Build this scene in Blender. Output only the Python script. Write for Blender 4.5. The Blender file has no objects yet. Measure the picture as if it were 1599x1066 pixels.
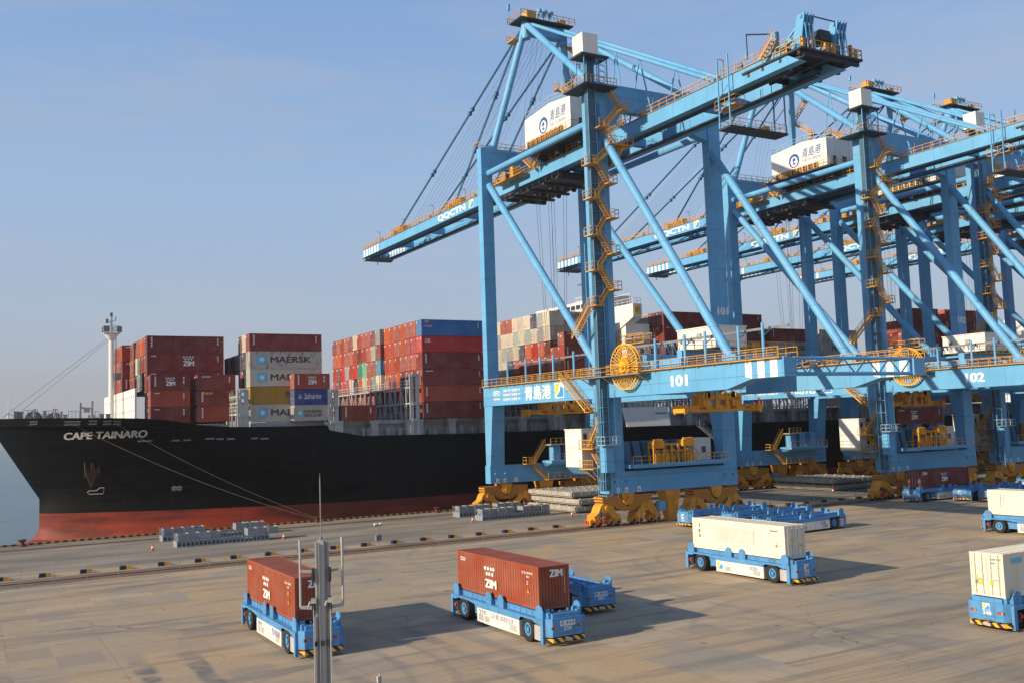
import bpy, math, random
from mathutils import Vector, Matrix
from math import sin, cos, pi, sqrt, radians as RAD
S = bpy.context.scene
COL = S.collection
random.seed(7)

# ---------------------------------------------------------------- camera
def make_camera():
    yaw, pitch, roll, h = 0.5168476, 0.0851309, -0.0340510, 14.5003
    f = Vector((sin(yaw)*cos(pitch), cos(yaw)*cos(pitch), sin(pitch)))
    r = Vector((cos(yaw), -sin(yaw), 0)); u = r.cross(f)
    r2 = cos(roll)*r + sin(roll)*u; u2 = -sin(roll)*r + cos(roll)*u
    cd = bpy.data.cameras.new('camera'); cd.sensor_width = 36; cd.lens = 1523.62*36/1599
    cd.clip_start = .3; cd.clip_end = 60000
    c = bpy.data.objects.new('camera', cd); COL.objects.link(c)
    m = Matrix((r2, u2, -f)).transposed().to_4x4(); m.translation = (0, 0, h)
    c.matrix_world = m
    S.camera = c
make_camera()

# ---------------------------------------------------------------- light
SUN_EL, SUN_AZ = RAD(22.0), RAD(180.5)        # azimuth counter-clockwise from +X
sd = Vector((cos(SUN_AZ)*cos(SUN_EL), sin(SUN_AZ)*cos(SUN_EL), sin(SUN_EL)))
W = bpy.data.worlds.new('World'); S.world = W; W.use_nodes = True
EXPO = .5
nt = W.node_tree; bg = nt.nodes['Background']; bg.inputs[1].default_value = .12
sky = nt.nodes.new('ShaderNodeTexSky'); sky.sky_type = 'NISHITA'; sky.sun_disc = False
sky.sun_elevation = SUN_EL; sky.sun_rotation = math.atan2(sd.x, sd.y)
sky.altitude = 0; sky.air_density = 1.0; sky.dust_density = 1.0; sky.ozone_density = 1.5
def sky_nodes(t):
    tc = t.nodes.new('ShaderNodeTexCoord'); sx = t.nodes.new('ShaderNodeSeparateXYZ'); t.links.new(tc.outputs['Generated'], sx.inputs[0])
    r = t.nodes.new('ShaderNodeValToRGB'); e = r.color_ramp.elements           # milky winter air: pale lilac at the horizon, blue above
    stops = [(0, (.345, .352, .395)), (.045, (.375, .393, .450)), (.12, (.390, .468, .605)), (.24, (.345, .494, .725)), (.41, (.240, .405, .710)), (1, (.07, .15, .34))]
    e[0].position, e[0].color = stops[0][0], (*stops[0][1], 1); e[1].position, e[1].color = stops[-1][0], (*stops[-1][1], 1)
    for p, c in stops[1:-1]: k = e.new(p); k.color = (*c, 1)
    t.links.new(sx.outputs[2], r.inputs[0])
    # thin streaks of high cloud
    mp = t.nodes.new('ShaderNodeMapping'); mp.inputs['Scale'].default_value = (1.6, 1.6, 9); mp.inputs['Rotation'].default_value = (.12, -.1, .3)
    t.links.new(tc.outputs['Generated'], mp.inputs[0])
    n = t.nodes.new('ShaderNodeTexNoise'); n.inputs['Scale'].default_value = 2.2; n.inputs['Detail'].default_value = 7; n.inputs['Roughness'].default_value = .6
    t.links.new(mp.outputs[0], n.inputs['Vector'])
    mr = t.nodes.new('ShaderNodeMapRange'); mr.inputs[1].default_value = .47; mr.inputs[2].default_value = .75; mr.inputs[4].default_value = .5; t.links.new(n.outputs[0], mr.inputs[0])
    m1 = t.nodes.new('ShaderNodeMix'); m1.data_type = 'RGBA'; m1.inputs[7].default_value = (.47, .50, .60, 1); t.links.new(mr.outputs[0], m1.inputs[0]); t.links.new(r.outputs[0], m1.inputs[6])
    k = 1/(.12*2**EXPO); sc = t.nodes.new('ShaderNodeMix'); sc.data_type = 'RGBA'; sc.blend_type = 'MULTIPLY'; sc.inputs[0].default_value = 1; sc.inputs[7].default_value = (k, k, k, 1)
    t.links.new(m1.outputs[2], sc.inputs[6])
    mx = t.nodes.new('ShaderNodeMix'); mx.data_type = 'RGBA'; mx.inputs[0].default_value = .85
    t.links.new(sky.outputs[0], mx.inputs[6]); t.links.new(sc.outputs[2], mx.inputs[7]); t.links.new(mx.outputs[2], bg.inputs[0])
sky_nodes(nt)
sl = bpy.data.lights.new('sun', 'SUN'); sl.energy = 4.2; sl.angle = RAD(.5); sl.color = (1, .83, .62)
so = bpy.data.objects.new('sun', sl); COL.objects.link(so)
so.rotation_euler = sd.to_track_quat('Z', 'Y').to_euler(); so.location = (-60, 0, 90)
S.view_settings.view_transform = 'Standard'; S.view_settings.look = 'None'
S.view_settings.exposure = EXPO; S.view_settings.gamma = 1

# ---------------------------------------------------------------- materials
MATS = {}
def nodes(name):
    m = bpy.data.materials.new(name); m.use_nodes = True; t = m.node_tree
    return m, t, t.nodes['Principled BSDF']
def mixc(t, a, b, fac, mode='MIX'):
    n = t.nodes.new('ShaderNodeMix'); n.data_type = 'RGBA'; n.blend_type = mode
    for s, v in ((6, a), (7, b)):
        if isinstance(v, tuple): n.inputs[s].default_value = (*v, 1) if len(v) == 3 else v
        else: t.links.new(v, n.inputs[s])
    if isinstance(fac, (int, float)): n.inputs[0].default_value = fac
    else: t.links.new(fac, n.inputs[0])
    return n.outputs[2]
def noise(t, vec, scale, detail=4, rough=.55):
    n = t.nodes.new('ShaderNodeTexNoise'); n.inputs['Scale'].default_value = scale
    n.inputs['Detail'].default_value = detail; n.inputs['Roughness'].default_value = rough
    t.links.new(vec, n.inputs['Vector']); return n.outputs[0]
def ramp(t, val, a, b):
    n = t.nodes.new('ShaderNodeMapRange'); n.inputs[1].default_value = a; n.inputs[2].default_value = b
    n.clamp = True; t.links.new(val, n.inputs[0]); return n.outputs[0]
def math_(t, op, a, b=None):
    n = t.nodes.new('ShaderNodeMath'); n.operation = op
    for i, v in enumerate((a, b)):
        if v is None: continue
        if isinstance(v, (int, float)): n.inputs[i].default_value = v
        else: t.links.new(v, n.inputs[i])
    return n.outputs[0]
def scaled(t, vec, s):
    n = t.nodes.new('ShaderNodeVectorMath'); n.operation = 'MULTIPLY'; n.inputs[1].default_value = s
    t.links.new(vec, n.inputs[0]); return n.outputs[0]
def objvec(t):
    tc = t.nodes.new('ShaderNodeTexCoord'); oi = t.nodes.new('ShaderNodeObjectInfo')
    a = t.nodes.new('ShaderNodeVectorMath'); a.operation = 'ADD'
    mlt = math_(t, 'MULTIPLY', oi.outputs['Random'], 50.)
    t.links.new(tc.outputs['Object'], a.inputs[0]); t.links.new(mlt, a.inputs[1])
    return a.outputs[0], oi
def bump(t, b, val, strength=.2, dist=.02):
    n = t.nodes.new('ShaderNodeBump'); n.inputs['Strength'].default_value = strength
    n.inputs['Distance'].default_value = dist; t.links.new(val, n.inputs['Height'])
    t.links.new(n.outputs[0], b.inputs['Normal'])
def paint(name, col, rough=.5, var=.25, dirt=(.12, .09, .07), amt=.25, streak=.0, metal=0., scale=.6, spec=.4, seams=False):
    if name in MATS: return MATS[name]
    m, t, b = nodes(name); v, oi = objvec(t)
    n1 = noise(t, v, scale); dark = tuple(c*(1-var) for c in col); lite = tuple(min(1, c*(1+var*.5)) for c in col)
    c = mixc(t, dark, lite, ramp(t, n1, .3, .7))
    n2 = noise(t, scaled(t, v, (1.6, 1.6, .25)), 1.1, 6, .65)
    c = mixc(t, c, dirt, math_(t, 'MULTIPLY', ramp(t, n2, .52, .8), amt))
    n3 = noise(t, v, 9, 5, .6)
    c = mixc(t, c, tuple(x*.6 for x in dirt), math_(t, 'MULTIPLY', ramp(t, n3, .62, .8), amt*.7))
    if seams:                                                # plate joints, faded panels and thin rust runs below them
        sp_ = t.nodes.new('ShaderNodeSeparateXYZ'); t.links.new(v, sp_.inputs[0]); k_ = None
        for ax_, per_ in ((1, 7.3), (2, 6.1)):
            q_ = math_(t, 'ABSOLUTE', math_(t, 'SUBTRACT', math_(t, 'FRACT', math_(t, 'DIVIDE', sp_.outputs[ax_], per_)), .5)); e_ = math_(t, 'LESS_THAN', q_, .05/per_); k_ = e_ if k_ is None else math_(t, 'MAXIMUM', k_, e_)
        c = mixc(t, c, (.05, .15, .25), math_(t, 'MULTIPLY', k_, .55))
        fl = noise(t, scaled(t, v, (.09, .07, .07)), 1., 3); c = mixc(t, c, (.20, .42, .60), math_(t, 'MULTIPLY', ramp(t, fl, .5, .7), .35))
        rr_ = noise(t, scaled(t, v, (1.4, 1.4, .09)), 1., 6, .72); c = mixc(t, c, (.13, .10, .08), math_(t, 'MULTIPLY', ramp(t, rr_, .63, .76), .5))
    t.links.new(c, b.inputs['Base Color'])
    b.inputs['Roughness'].default_value = rough; b.inputs['Metallic'].default_value = metal
    b.inputs['Specular IOR Level'].default_value = spec
    rr = ramp(t, n2, .2, .8); t.links.new(math_(t, 'ADD', math_(t, 'MULTIPLY', rr, .25), rough-.1), b.inputs['Roughness'])
    MATS[name] = m; return m
BLUE = paint('crane blue paint', (.12, .375, .64), .5, .12, (.13, .14, .14), .42, scale=.25, seams=True)
TBLUE = paint('transporter blue paint', (.085, .28, .54), .5, .18, (.075, .075, .075), .85, scale=.9)
YEL = paint('safety yellow paint', (.62, .32, .055), .5, .25, (.16, .08, .03), .4)
YELD = paint('bogie yellow paint', (.78, .34, .025), .5, .25, (.14, .07, .03), .5)
WHITE = paint('white paint', (.74, .72, .66), .5, .10, (.28, .22, .15), .5)
CREAM = paint('white letter paint', (.80, .78, .74), .5, .05, (.5, .45, .4), .2)
LGREY = paint('light grey paint', (.42, .42, .41), .6, .15, (.15, .12, .10), .5)
MGREY = paint('grey steel', (.20, .21, .22), .6, .25, (.08, .07, .06), .4)
DARK = paint('dark steel', (.035, .042, .05), .6, .3, (.02, .02, .02), .3)
BLACKP = paint('black paint', (.015, .015, .017), .5, .2, (.05, .04, .04), .3)
TYRE = paint('tyre rubber', (.022, .021, .020), .85, .3, (.09, .075, .06), .5)
REDP = paint('red paint', (.55, .035, .03), .5, .2, (.1, .04, .03), .3)
ORANGE = paint('orange lamp glass', (.75, .22, .02), .3, .1)
NAVY = paint('navy letter paint', (.03, .09, .30), .5, .1)
SKYB = paint('sky blue panel', (.12, .48, .72), .5, .1)
LOGOB = paint('logo blue paint', (.05, .28, .66), .5, .05)
LOGOY = paint('logo yellow paint', (.85, .55, .05), .5, .05)
DLET = paint('dark letter paint', (.05, .06, .075), .6, .2)
GLASS = paint('dark window glass', (.02, .03, .035), .12, .1, amt=.05, spec=.6)
CONC = paint('precast concrete', (.36, .34, .30), .85, .2, (.12, .10, .08), .5)
HATCH = paint('hatch cover grey', (.40, .38, .33), .8, .2, (.16, .12, .09), .6)
CELLG = paint('galvanised grey', (.25, .275, .30), .55, .2, (.12, .12, .12), .4)
RUSTM = paint('rusty anchor steel', (.15, .065, .035), .85, .4, (.05, .03, .02), .5)
SHIPW = paint('ship white paint', (.72, .71, .68), .5, .07, (.32, .20, .12), .35)
SHIPG = paint('ship deck grey', (.34, .34, .33), .65, .2, (.16, .10, .07), .5)
GREENP = paint('green paint', (.03, .16, .09), .5, .2)
ROPE = paint('rope fibre', (.20, .17, .115), .9, .2)
TREAD = paint('stair grating', (.52, .22, .03), .6, .25, (.1, .06, .03), .5)

def container_mat():
    m, t, b = nodes('container steel paint'); v, oi = objvec(t)
    base = oi.outputs['Color']; al = oi.outputs['Alpha']
    n1 = noise(t, v, .5); c = mixc(t, base, (.5, .5, .5), 0)
    c = mixc(t, c, mixc(t, base, (.45, .38, .32), .18), ramp(t, n1, .35, .8))
    n2 = noise(t, scaled(t, v, (2., 2., .35)), .9, 7, .7)
    c = mixc(t, c, mixc(t, base, (.04, .03, .03), .7), math_(t, 'MULTIPLY', ramp(t, n2, .5, .85), .42))
    n3 = noise(t, scaled(t, v, (1.3, 1.3, .55)), 1.5, 8, .72)
    thr = math_(t, 'SUBTRACT', .86, math_(t, 'MULTIPLY', al, .42))
    mr = t.nodes.new('ShaderNodeMapRange'); t.links.new(n3, mr.inputs[0]); t.links.new(thr, mr.inputs[1])
    t.links.new(math_(t, 'ADD', thr, .09), mr.inputs[2])
    c = mixc(t, c, (.19, .075, .028), math_(t, 'MULTIPLY', mr.outputs[0], .85))
    t.links.new(c, b.inputs['Base Color']); b.inputs['Roughness'].default_value = .62
    b.inputs['Specular IOR Level'].default_value = .35
    return m
CONT = container_mat()

def hull_mat():
    m, t, b = nodes('hull paint'); tc = t.nodes.new('ShaderNodeTexCoord'); v = tc.outputs['Object']
    sx = t.nodes.new('ShaderNodeSeparateXYZ'); t.links.new(v, sx.inputs[0])
    z = sx.outputs[2]
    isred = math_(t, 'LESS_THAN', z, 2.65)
    ns = noise(t, scaled(t, v, (.12, .12, .9)), 1., 6, .65)
    ns2 = noise(t, scaled(t, v, (1.2, 1.2, .12)), 1., 5, .6)
    blk = mixc(t, (.003, .0037, .0045), (.007, .008, .0085), ramp(t, ns, .4, .75))
    blk = mixc(t, blk, (.022, .02, .019), math_(t, 'MULTIPLY', ramp(t, ns2, .6, .85), .5))
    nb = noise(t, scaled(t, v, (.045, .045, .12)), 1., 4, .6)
    red = mixc(t, (.27, .046, .026), (.10, .026, .021), ramp(t, math_(t, 'ADD', math_(t, 'MULTIPLY', nb, .7), math_(t, 'MULTIPLY', ns, .3)), .44, .58))  # broad darker patches painted into the red imitate shadow lying on the boot
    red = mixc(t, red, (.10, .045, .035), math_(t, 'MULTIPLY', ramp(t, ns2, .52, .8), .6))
    hx = t.nodes.new('ShaderNodeSeparateXYZ'); t.links.new(v, hx.inputs[0])
    sz = math_(t, 'ABSOLUTE', math_(t, 'SUBTRACT', math_(t, 'FRACT', math_(t, 'DIVIDE', z, 2.6)), .5)); sxx = math_(t, 'ABSOLUTE', math_(t, 'SUBTRACT', math_(t, 'FRACT', math_(t, 'DIVIDE', hx.outputs[0], 10.4)), .5))
    seam = math_(t, 'MAXIMUM', math_(t, 'LESS_THAN', sz, .02), math_(t, 'LESS_THAN', sxx, .007))
    blk = mixc(t, blk, (.017, .017, .018), math_(t, 'MULTIPLY', seam, .6))
    red = mixc(t, red, (.09, .03, .025), math_(t, 'MULTIPLY', seam, .45))
    ru = noise(t, scaled(t, v, (.55, .55, .05)), 1., 6, .7); rk = math_(t, 'MULTIPLY', ramp(t, ru, .64, .78), .55)
    blk = mixc(t, blk, (.05, .024, .013), rk); scr = noise(t, scaled(t, v, (.05, .05, 2.2)), 1., 5, .7)
    blk = mixc(t, blk, (.03, .03, .031), math_(t, 'MULTIPLY', ramp(t, scr, .62, .74), .5))
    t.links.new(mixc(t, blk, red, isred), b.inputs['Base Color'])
    b.inputs['Roughness'].default_value = .5; b.inputs['Specular IOR Level'].default_value = .1
    bump(t, b, noise(t, scaled(t, v, (.25, .25, .4)), 1., 3), .25, .3)
    return m
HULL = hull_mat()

def ground_mat():
    m, t, b = nodes('yard concrete'); g = t.nodes.new('ShaderNodeNewGeometry'); P = g.outputs['Position']
    sx = t.nodes.new('ShaderNodeSeparateXYZ'); t.links.new(P, sx.inputs[0]); X, Y = sx.outputs[0], sx.outputs[1]
    big = noise(t, P, .035, 5, .6); med = noise(t, P, .3, 6, .65); fine = noise(t, P, 4., 6, .7)
    def cell(px, py, seed):                              # one random value per poured slab
        q = t.nodes.new('ShaderNodeCombineXYZ'); t.links.new(math_(t, 'FLOOR', math_(t, 'DIVIDE', X, px)), q.inputs[0]); t.links.new(math_(t, 'FLOOR', math_(t, 'DIVIDE', Y, py)), q.inputs[1]); q.inputs[2].default_value = seed
        w = t.nodes.new('ShaderNodeTexWhiteNoise'); w.noise_dimensions = '3D'; t.links.new(q.outputs[0], w.inputs['Vector']); return w.outputs[0]
    slab = cell(6.1, 14.6, 1.3); slab = math_(t, 'MULTIPLY', slab, ramp(t, noise(t, P, .12, 4), .35, .6))
    c = mixc(t, (.465, .335, .19), (.36, .30, .22), ramp(t, big, .36, .60))
    c = mixc(t, c, (.50, .385, .24), math_(t, 'MULTIPLY', ramp(t, med, .48, .72), .55))
    c = mixc(t, c, (.31, .285, .24), math_(t, 'MULTIPLY', ramp(t, slab, .35, .8), .75))
    c = mixc(t, c, (.21, .175, .14), math_(t, 'MULTIPLY', ramp(t, fine, .48, .8), .5))
    # dark rubber and oil smears drawn out along the quay
    st = noise(t, scaled(t, P, (.045, .42, 1)), 1., 6, .62)
    c = mixc(t, c, (.17, .155, .14), math_(t, 'MULTIPLY', ramp(t, st, .50, .68), .8))
    st2 = noise(t, scaled(t, P, (.16, 1.9, 1)), 1., 6, .72)
    c = mixc(t, c, (.12, .11, .10), math_(t, 'MULTIPLY', ramp(t, st2, .58, .76), .6))
    st3 = noise(t, scaled(t, P, (.5, 3.2, 1)), 1., 6, .75)
    c = mixc(t, c, (.075, .065, .055), math_(t, 'MULTIPLY', ramp(t, st3, .66, .78), .8))
    # thin straight tyre tracks along the quay, hairline cracks, oil drips
    st4 = noise(t, scaled(t, P, (.012, 3.0, 1)), 1., 3, .5)
    c = mixc(t, c, (.15, .135, .12), math_(t, 'MULTIPLY', math_(t, 'MULTIPLY', ramp(t, st4, .58, .63), ramp(t, noise(t, scaled(t, P, (.03, .08, 1)), 1., 3), .45, .62)), .32))
    wp = t.nodes.new('ShaderNodeVectorMath'); wp.operation = 'ADD'; nz = t.nodes.new('ShaderNodeTexNoise'); nz.inputs['Scale'].default_value = .4; nz.inputs['Detail'].default_value = 5; t.links.new(P, nz.inputs['Vector'])
    sw = t.nodes.new('ShaderNodeVectorMath'); sw.operation = 'SCALE'; sw.inputs['Scale'].default_value = 3.; t.links.new(nz.outputs[1], sw.inputs[0]); t.links.new(P, wp.inputs[0]); t.links.new(sw.outputs[0], wp.inputs[1])
    vo = t.nodes.new('ShaderNodeTexVoronoi'); vo.feature = 'DISTANCE_TO_EDGE'; vo.inputs['Scale'].default_value = .075; t.links.new(wp.outputs[0], vo.inputs['Vector'])
    c = mixc(t, c, (.10, .085, .07), math_(t, 'MULTIPLY', math_(t, 'SUBTRACT', 1., ramp(t, vo.outputs['Distance'], .002, .006)), math_(t, 'MULTIPLY', ramp(t, big, .45, .6), .7)))
    vs = t.nodes.new('ShaderNodeTexVoronoi'); vs.inputs['Scale'].default_value = .55; t.links.new(P, vs.inputs['Vector'])
    c = mixc(t, c, (.07, .06, .05), math_(t, 'MULTIPLY', math_(t, 'SUBTRACT', 1., ramp(t, vs.outputs['Distance'], .10, .22)), math_(t, 'MULTIPLY', ramp(t, med, .56, .62), .7)))
    # square repair patches of newer, paler and older, darker concrete
    pr = cell(2.9, 3.7, 7.1); pk = math_(t, 'MULTIPLY', math_(t, 'GREATER_THAN', pr, .93), .45); c = mixc(t, c, (.24, .225, .20), pk)
    pr2 = cell(5.3, 2.3, 3.7); c = mixc(t, c, (.50, .41, .29), math_(t, 'MULTIPLY', math_(t, 'GREATER_THAN', pr2, .955), .4))
    # curved marks where the transporters swing round
    wv = noise(t, P, .5, 4)
    for cx_, cy_, rr_, s_ in ((2, 60, 22, .6), (2, 60, 24.6, .6), (30, 34, 26, .5), (30, 34, 28.6, .5), (58, 44, 17, .5), (58, 44, 19.6, .45), (84, 70, 24, .5), (84, 70, 26.6, .5), (20, 92, 26, .4), (75, 92, 30, .4), (75, 92, 32.6, .4)):
        dv = t.nodes.new('ShaderNodeVectorMath'); dv.operation = 'DISTANCE'; dv.inputs[1].default_value = (cx_, cy_, 0); t.links.new(P, dv.inputs[0])
        e_ = math_(t, 'ABSOLUTE', math_(t, 'SUBTRACT', dv.outputs['Value'], rr_)); e_ = math_(t, 'ADD', e_, math_(t, 'MULTIPLY', math_(t, 'SUBTRACT', wv, .5), .6))
        k = math_(t, 'MULTIPLY', math_(t, 'SUBTRACT', 1., ramp(t, e_, .12, .42)), math_(t, 'MULTIPLY', ramp(t, noise(t, P, .07, 2), .42, .58), s_))
        c = mixc(t, c, (.19, .17, .15), math_(t, 'MULTIPLY', k, .6))
    # wheel lanes running towards the quay edge, each pair 2.6 m apart
    for x0, s in ((10.3, 1.), (13.5, .95), (-.6, 1.), (2.6, .9), (20.4, .45), (28.5, .55), (31.2, .4), (52., .35)):
        d = math_(t, 'ABSOLUTE', math_(t, 'SUBTRACT', X, x0))
        wob = noise(t, scaled(t, P, (.8, .22, 1)), 1., 4, .6)
        dd = math_(t, 'ADD', d, math_(t, 'MULTIPLY', math_(t, 'SUBTRACT', wob, .5), 1.3))
        lane = math_(t, 'SUBTRACT', 1., ramp(t, dd, .35, .75))
        yl = math_(t, 'SUBTRACT', 1., ramp(t, Y, 66., 72.))
        pw = ramp(t, noise(t, scaled(t, P, (.3, .5, 1)), 1., 3), .36, .55)
        k = math_(t, 'MULTIPLY', math_(t, 'MULTIPLY', lane, yl), math_(t, 'MULTIPLY', pw, s))
        c = mixc(t, c, (.17, .165, .16), k)
    # slab joints
    for ax, per, w in ((X, 6.1, .022), (Y, 14.6, .022)):
        q = math_(t, 'ABSOLUTE', math_(t, 'SUBTRACT', math_(t, 'FRACT', math_(t, 'DIVIDE', ax, per)), .5))
        jn = noise(t, scaled(t, P, (.25, .25, 1)), 1., 3)
        j = math_(t, 'MULTIPLY', math_(t, 'LESS_THAN', q, w/per), ramp(t, jn, .38, .6))
        c = mixc(t, c, (.12, .105, .09), math_(t, 'MULTIPLY', j, .6))
    # quay apron is a greyer concrete
    ap = ramp(t, Y, 119.5, 121.5)
    apc = mixc(t, (.19, .172, .145), (.34, .29, .225), ramp(t, noise(t, scaled(t, P, (.05, .2, 1)), 1., 5, .6), .38, .62))
    apc = mixc(t, apc, (.13, .118, .105), math_(t, 'MULTIPLY', ramp(t, fine, .5, .8), .45))
    c = mixc(t, c, apc, ap)
    t.links.new(c, b.inputs['Base Color']); b.inputs['Roughness'].default_value = .9
    b.inputs['Specular IOR Level'].default_value = .2
    bump(t, b, noise(t, P, 6., 5, .7), .25, .02)
    return m
def sea_mat():
    m, t, b = nodes('sea water'); g = t.nodes.new('ShaderNodeNewGeometry'); P = g.outputs['Position']
    b.inputs['Base Color'].default_value = (.055, .115, .125, 1); b.inputs['Roughness'].default_value = .24; b.inputs['Specular IOR Level'].default_value = .3
    a = noise(t, scaled(t, P, (.35, .14, 1)), 1., 5, .6); c = noise(t, scaled(t, P, (.05, .025, 1)), 1., 3)
    bump(t, b, math_(t, 'ADD', math_(t, 'MULTIPLY', a, .6), math_(t, 'MULTIPLY', c, 1.2)), .8, .9)
    t.links.new(mixc(t, (.03, .075, .08), (.055, .11, .112), ramp(t, c, .4, .65)), b.inputs['Base Color'])
    return m
def stripe_mat(name, a, bcol, per, vec=(1, 0, 1)):
    m, t, b = nodes(name); tc = t.nodes.new('ShaderNodeTexCoord')
    d = t.nodes.new('ShaderNodeVectorMath'); d.operation = 'DOT_PRODUCT'; d.inputs[1].default_value = vec
    t.links.new(tc.outputs['Object'], d.inputs[0])
    f = math_(t, 'FRACT', math_(t, 'DIVIDE', d.outputs['Value'], per))
    k = math_(t, 'LESS_THAN', f, .5); n = noise(t, tc.outputs['Object'], 3, 5)
    c = mixc(t, mixc(t, a, bcol, k), (.08, .07, .06), math_(t, 'MULTIPLY', ramp(t, n, .5, .8), .5))
    t.links.new(c, b.inputs['Base Color']); b.inputs['Roughness'].default_value = .6
    return m
HAZARD = stripe_mat('hazard stripes', (.85, .42, .03), (.015, .014, .013), .62, (1, 0, 1))
CURB = stripe_mat('kerb stripes', (.50, .31, .05), (.04, .028, .032), 1.1, (1, 0, 0))
GRILLE = stripe_mat('bogie cover grating', (.80, .32, .02), (.10, .045, .012), .34, (1, 0, 1))

# ---------------------------------------------------------------- mesh builder
class MB:
    def __init__(s): s.v = []; s.f = []; s.mi = []; s.m = 0
    def poly(s, pts):
        n = len(s.v); s.v += [tuple(p) for p in pts]; s.f.append(tuple(range(n, n+len(pts)))); s.mi.append(s.m)
    def box(s, x0, x1, y0, y1, z0, z1):
        n = len(s.v)
        s.v += [(x0, y0, z0), (x1, y0, z0), (x1, y1, z0), (x0, y1, z0), (x0, y0, z1), (x1, y0, z1), (x1, y1, z1), (x0, y1, z1)]
        for q in ((0, 3, 2, 1), (4, 5, 6, 7), (0, 1, 5, 4), (1, 2, 6, 5), (2, 3, 7, 6), (3, 0, 4, 7)):
            s.f.append(tuple(n+i for i in q)); s.mi.append(s.m)
        return s
    def hexa(s, p):
        n = len(s.v); s.v += [tuple(q) for q in p]
        for q in ((0, 3, 2, 1), (4, 5, 6, 7), (0, 1, 5, 4), (1, 2, 6, 5), (2, 3, 7, 6), (3, 0, 4, 7)):
            s.f.append(tuple(n+i for i in q)); s.mi.append(s.m)
        return s
    def bar(s, p, q, w, h=None, up=(0, 0, 1)):
        h = h or w; p, q = Vector(p), Vector(q); d = (q-p).normalized(); u = Vector(up)
        if abs(d.dot(u)) > .98: u = Vector((0, 1, 0)) if abs(d.y) < .9 else Vector((1, 0, 0))
        a = d.cross(u).normalized()*(w/2); b = a.cross(d).normalized()*(h/2)
        return s.hexa([p-a-b, p+a-b, q+a-b, q-a-b, p-a+b, p+a+b, q+a+b, q-a+b])
    def tube(s, p, q, r, n=8, r2=None, cap=True):
        p, q = Vector(p), Vector(q); r2 = r if r2 is None else r2
        d = (q-p).normalized(); u = Vector((0, 0, 1)) if abs(d.z) < .9 else Vector((1, 0, 0))
        a = d.cross(u).normalized(); b = a.cross(d); k = len(s.v)
        for c, rr in ((p, r), (q, r2)):
            for i in range(n):
                t = 2*pi*i/n; s.v.append(tuple(c+a*(cos(t)*rr)+b*(sin(t)*rr)))
        for i in range(n):
            j = (i+1) % n; s.f.append((k+i, k+j, k+n+j, k+n+i)); s.mi.append(s.m)
        if cap:
            s.f.append(tuple(k+i for i in range(n-1, -1, -1))); s.f.append(tuple(k+n+i for i in range(n))); s.mi += [s.m, s.m]
        return s
    def prism(s, pts, d):                      # polygon pts extruded by vector d
        n = len(pts); k = len(s.v); d = Vector(d)
        s.v += [tuple(p) for p in pts]+[tuple(Vector(p)+d) for p in pts]
        s.f.append(tuple(range(k+n-1, k-1, -1))); s.f.append(tuple(range(k+n, k+2*n))); s.mi += [s.m, s.m]
        for i in range(n):
            j = (i+1) % n; s.f.append((k+i, k+j, k+n+j, k+n+i)); s.mi.append(s.m)
        return s
    def ring(s, c, ax, r0, r1, w, n=28):       # annulus of width w along axis ax
        c = Vector(c); ax = Vector(ax).normalized(); u = Vector((0, 0, 1)) if abs(ax.z) < .9 else Vector((1, 0, 0))
        a = ax.cross(u).normalized(); b = a.cross(ax); k = len(s.v)
        for i in range(n):
            t = 2*pi*i/n; d = a*cos(t)+b*sin(t)
            for rr, o in ((r0, 0), (r1, 0), (r1, w), (r0, w)): s.v.append(tuple(c+d*rr+ax*o))
        for i in range(n):
            j = (i+1) % n
            for e in range(4):
                g = (e+1) % 4; s.f.append((k+4*i+e, k+4*i+g, k+4*j+g, k+4*j+e)); s.mi.append(s.m)
        return s
    def rail(s, pts, h=1.1, sp=1.6, w=.06, mid=True):
        for p, q in zip(pts, pts[1:]):
            p, q = Vector(p), Vector(q); L = (q-p).length; n = max(1, round(L/sp)); z = Vector((0, 0, 1))
            s.bar(p+z*h, q+z*h, w)
            if mid: s.bar(p+z*h*.5, q+z*h*.5, w*.8)
            for i in range(n+1):
                c = p+(q-p)*(i/n); s.bar(c, c+z*h, w)
        return s
    def deck(s, x0, x1, y0, y1, z, th=.12):
        return s.box(x0, x1, y0, y1, z-th, z)
    def flight(s, p, q, side, w=.9, tread=True):   # stair from low p to high q, `side` = unit width vector
        p, q, sv = Vector(p), Vector(q), Vector(side)*(w/2); z = Vector((0, 0, 1))
        for k in (-1, 1):
            s.bar(p+sv*k, q+sv*k, .07, .24); s.bar(p+sv*k+z, q+sv*k+z, .06); s.bar(p+sv*k+z*.5, q+sv*k+z*.5, .05)
            n = max(2, int((q-p).length/1.2))
            for i in range(n+1):
                c = p+(q-p)*(i/n)+sv*k; s.bar(c, c+z, .05)
        if tread:
            n = max(3, int(abs(q.z-p.z)/.32)); d = (q-p); d.z = 0; d = d.normalized()*.13
            for i in range(1, n):
                c = p+(q-p)*(i/n)
                s.hexa([c-sv-d-z*.03, c+sv-d-z*.03, c+sv+d-z*.03, c-sv+d-z*.03, c-sv-d, c+sv-d, c+sv+d, c-sv+d])
        return s
    def mesh(s, name, mats):
        me = bpy.data.meshes.new(name); me.from_pydata(s.v, [], s.f)
        for m in (mats if isinstance(mats, (list, tuple)) else [mats]): me.materials.append(m)
        if any(s.mi): me.polygons.foreach_set('material_index', s.mi)
        me.update(); return me
    def build(s, name, mats, parent=None, smooth=False, loc=None):
        me = s.mesh(name, mats)
        if smooth: smooth_mesh(me)
        return obj(name, me, parent, loc)
def smooth_mesh(me, ang=40):
    me.shade_smooth() if hasattr(me, 'shade_smooth') else None
    try: me.set_sharp_from_angle(angle=RAD(ang))
    except Exception: pass
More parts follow.
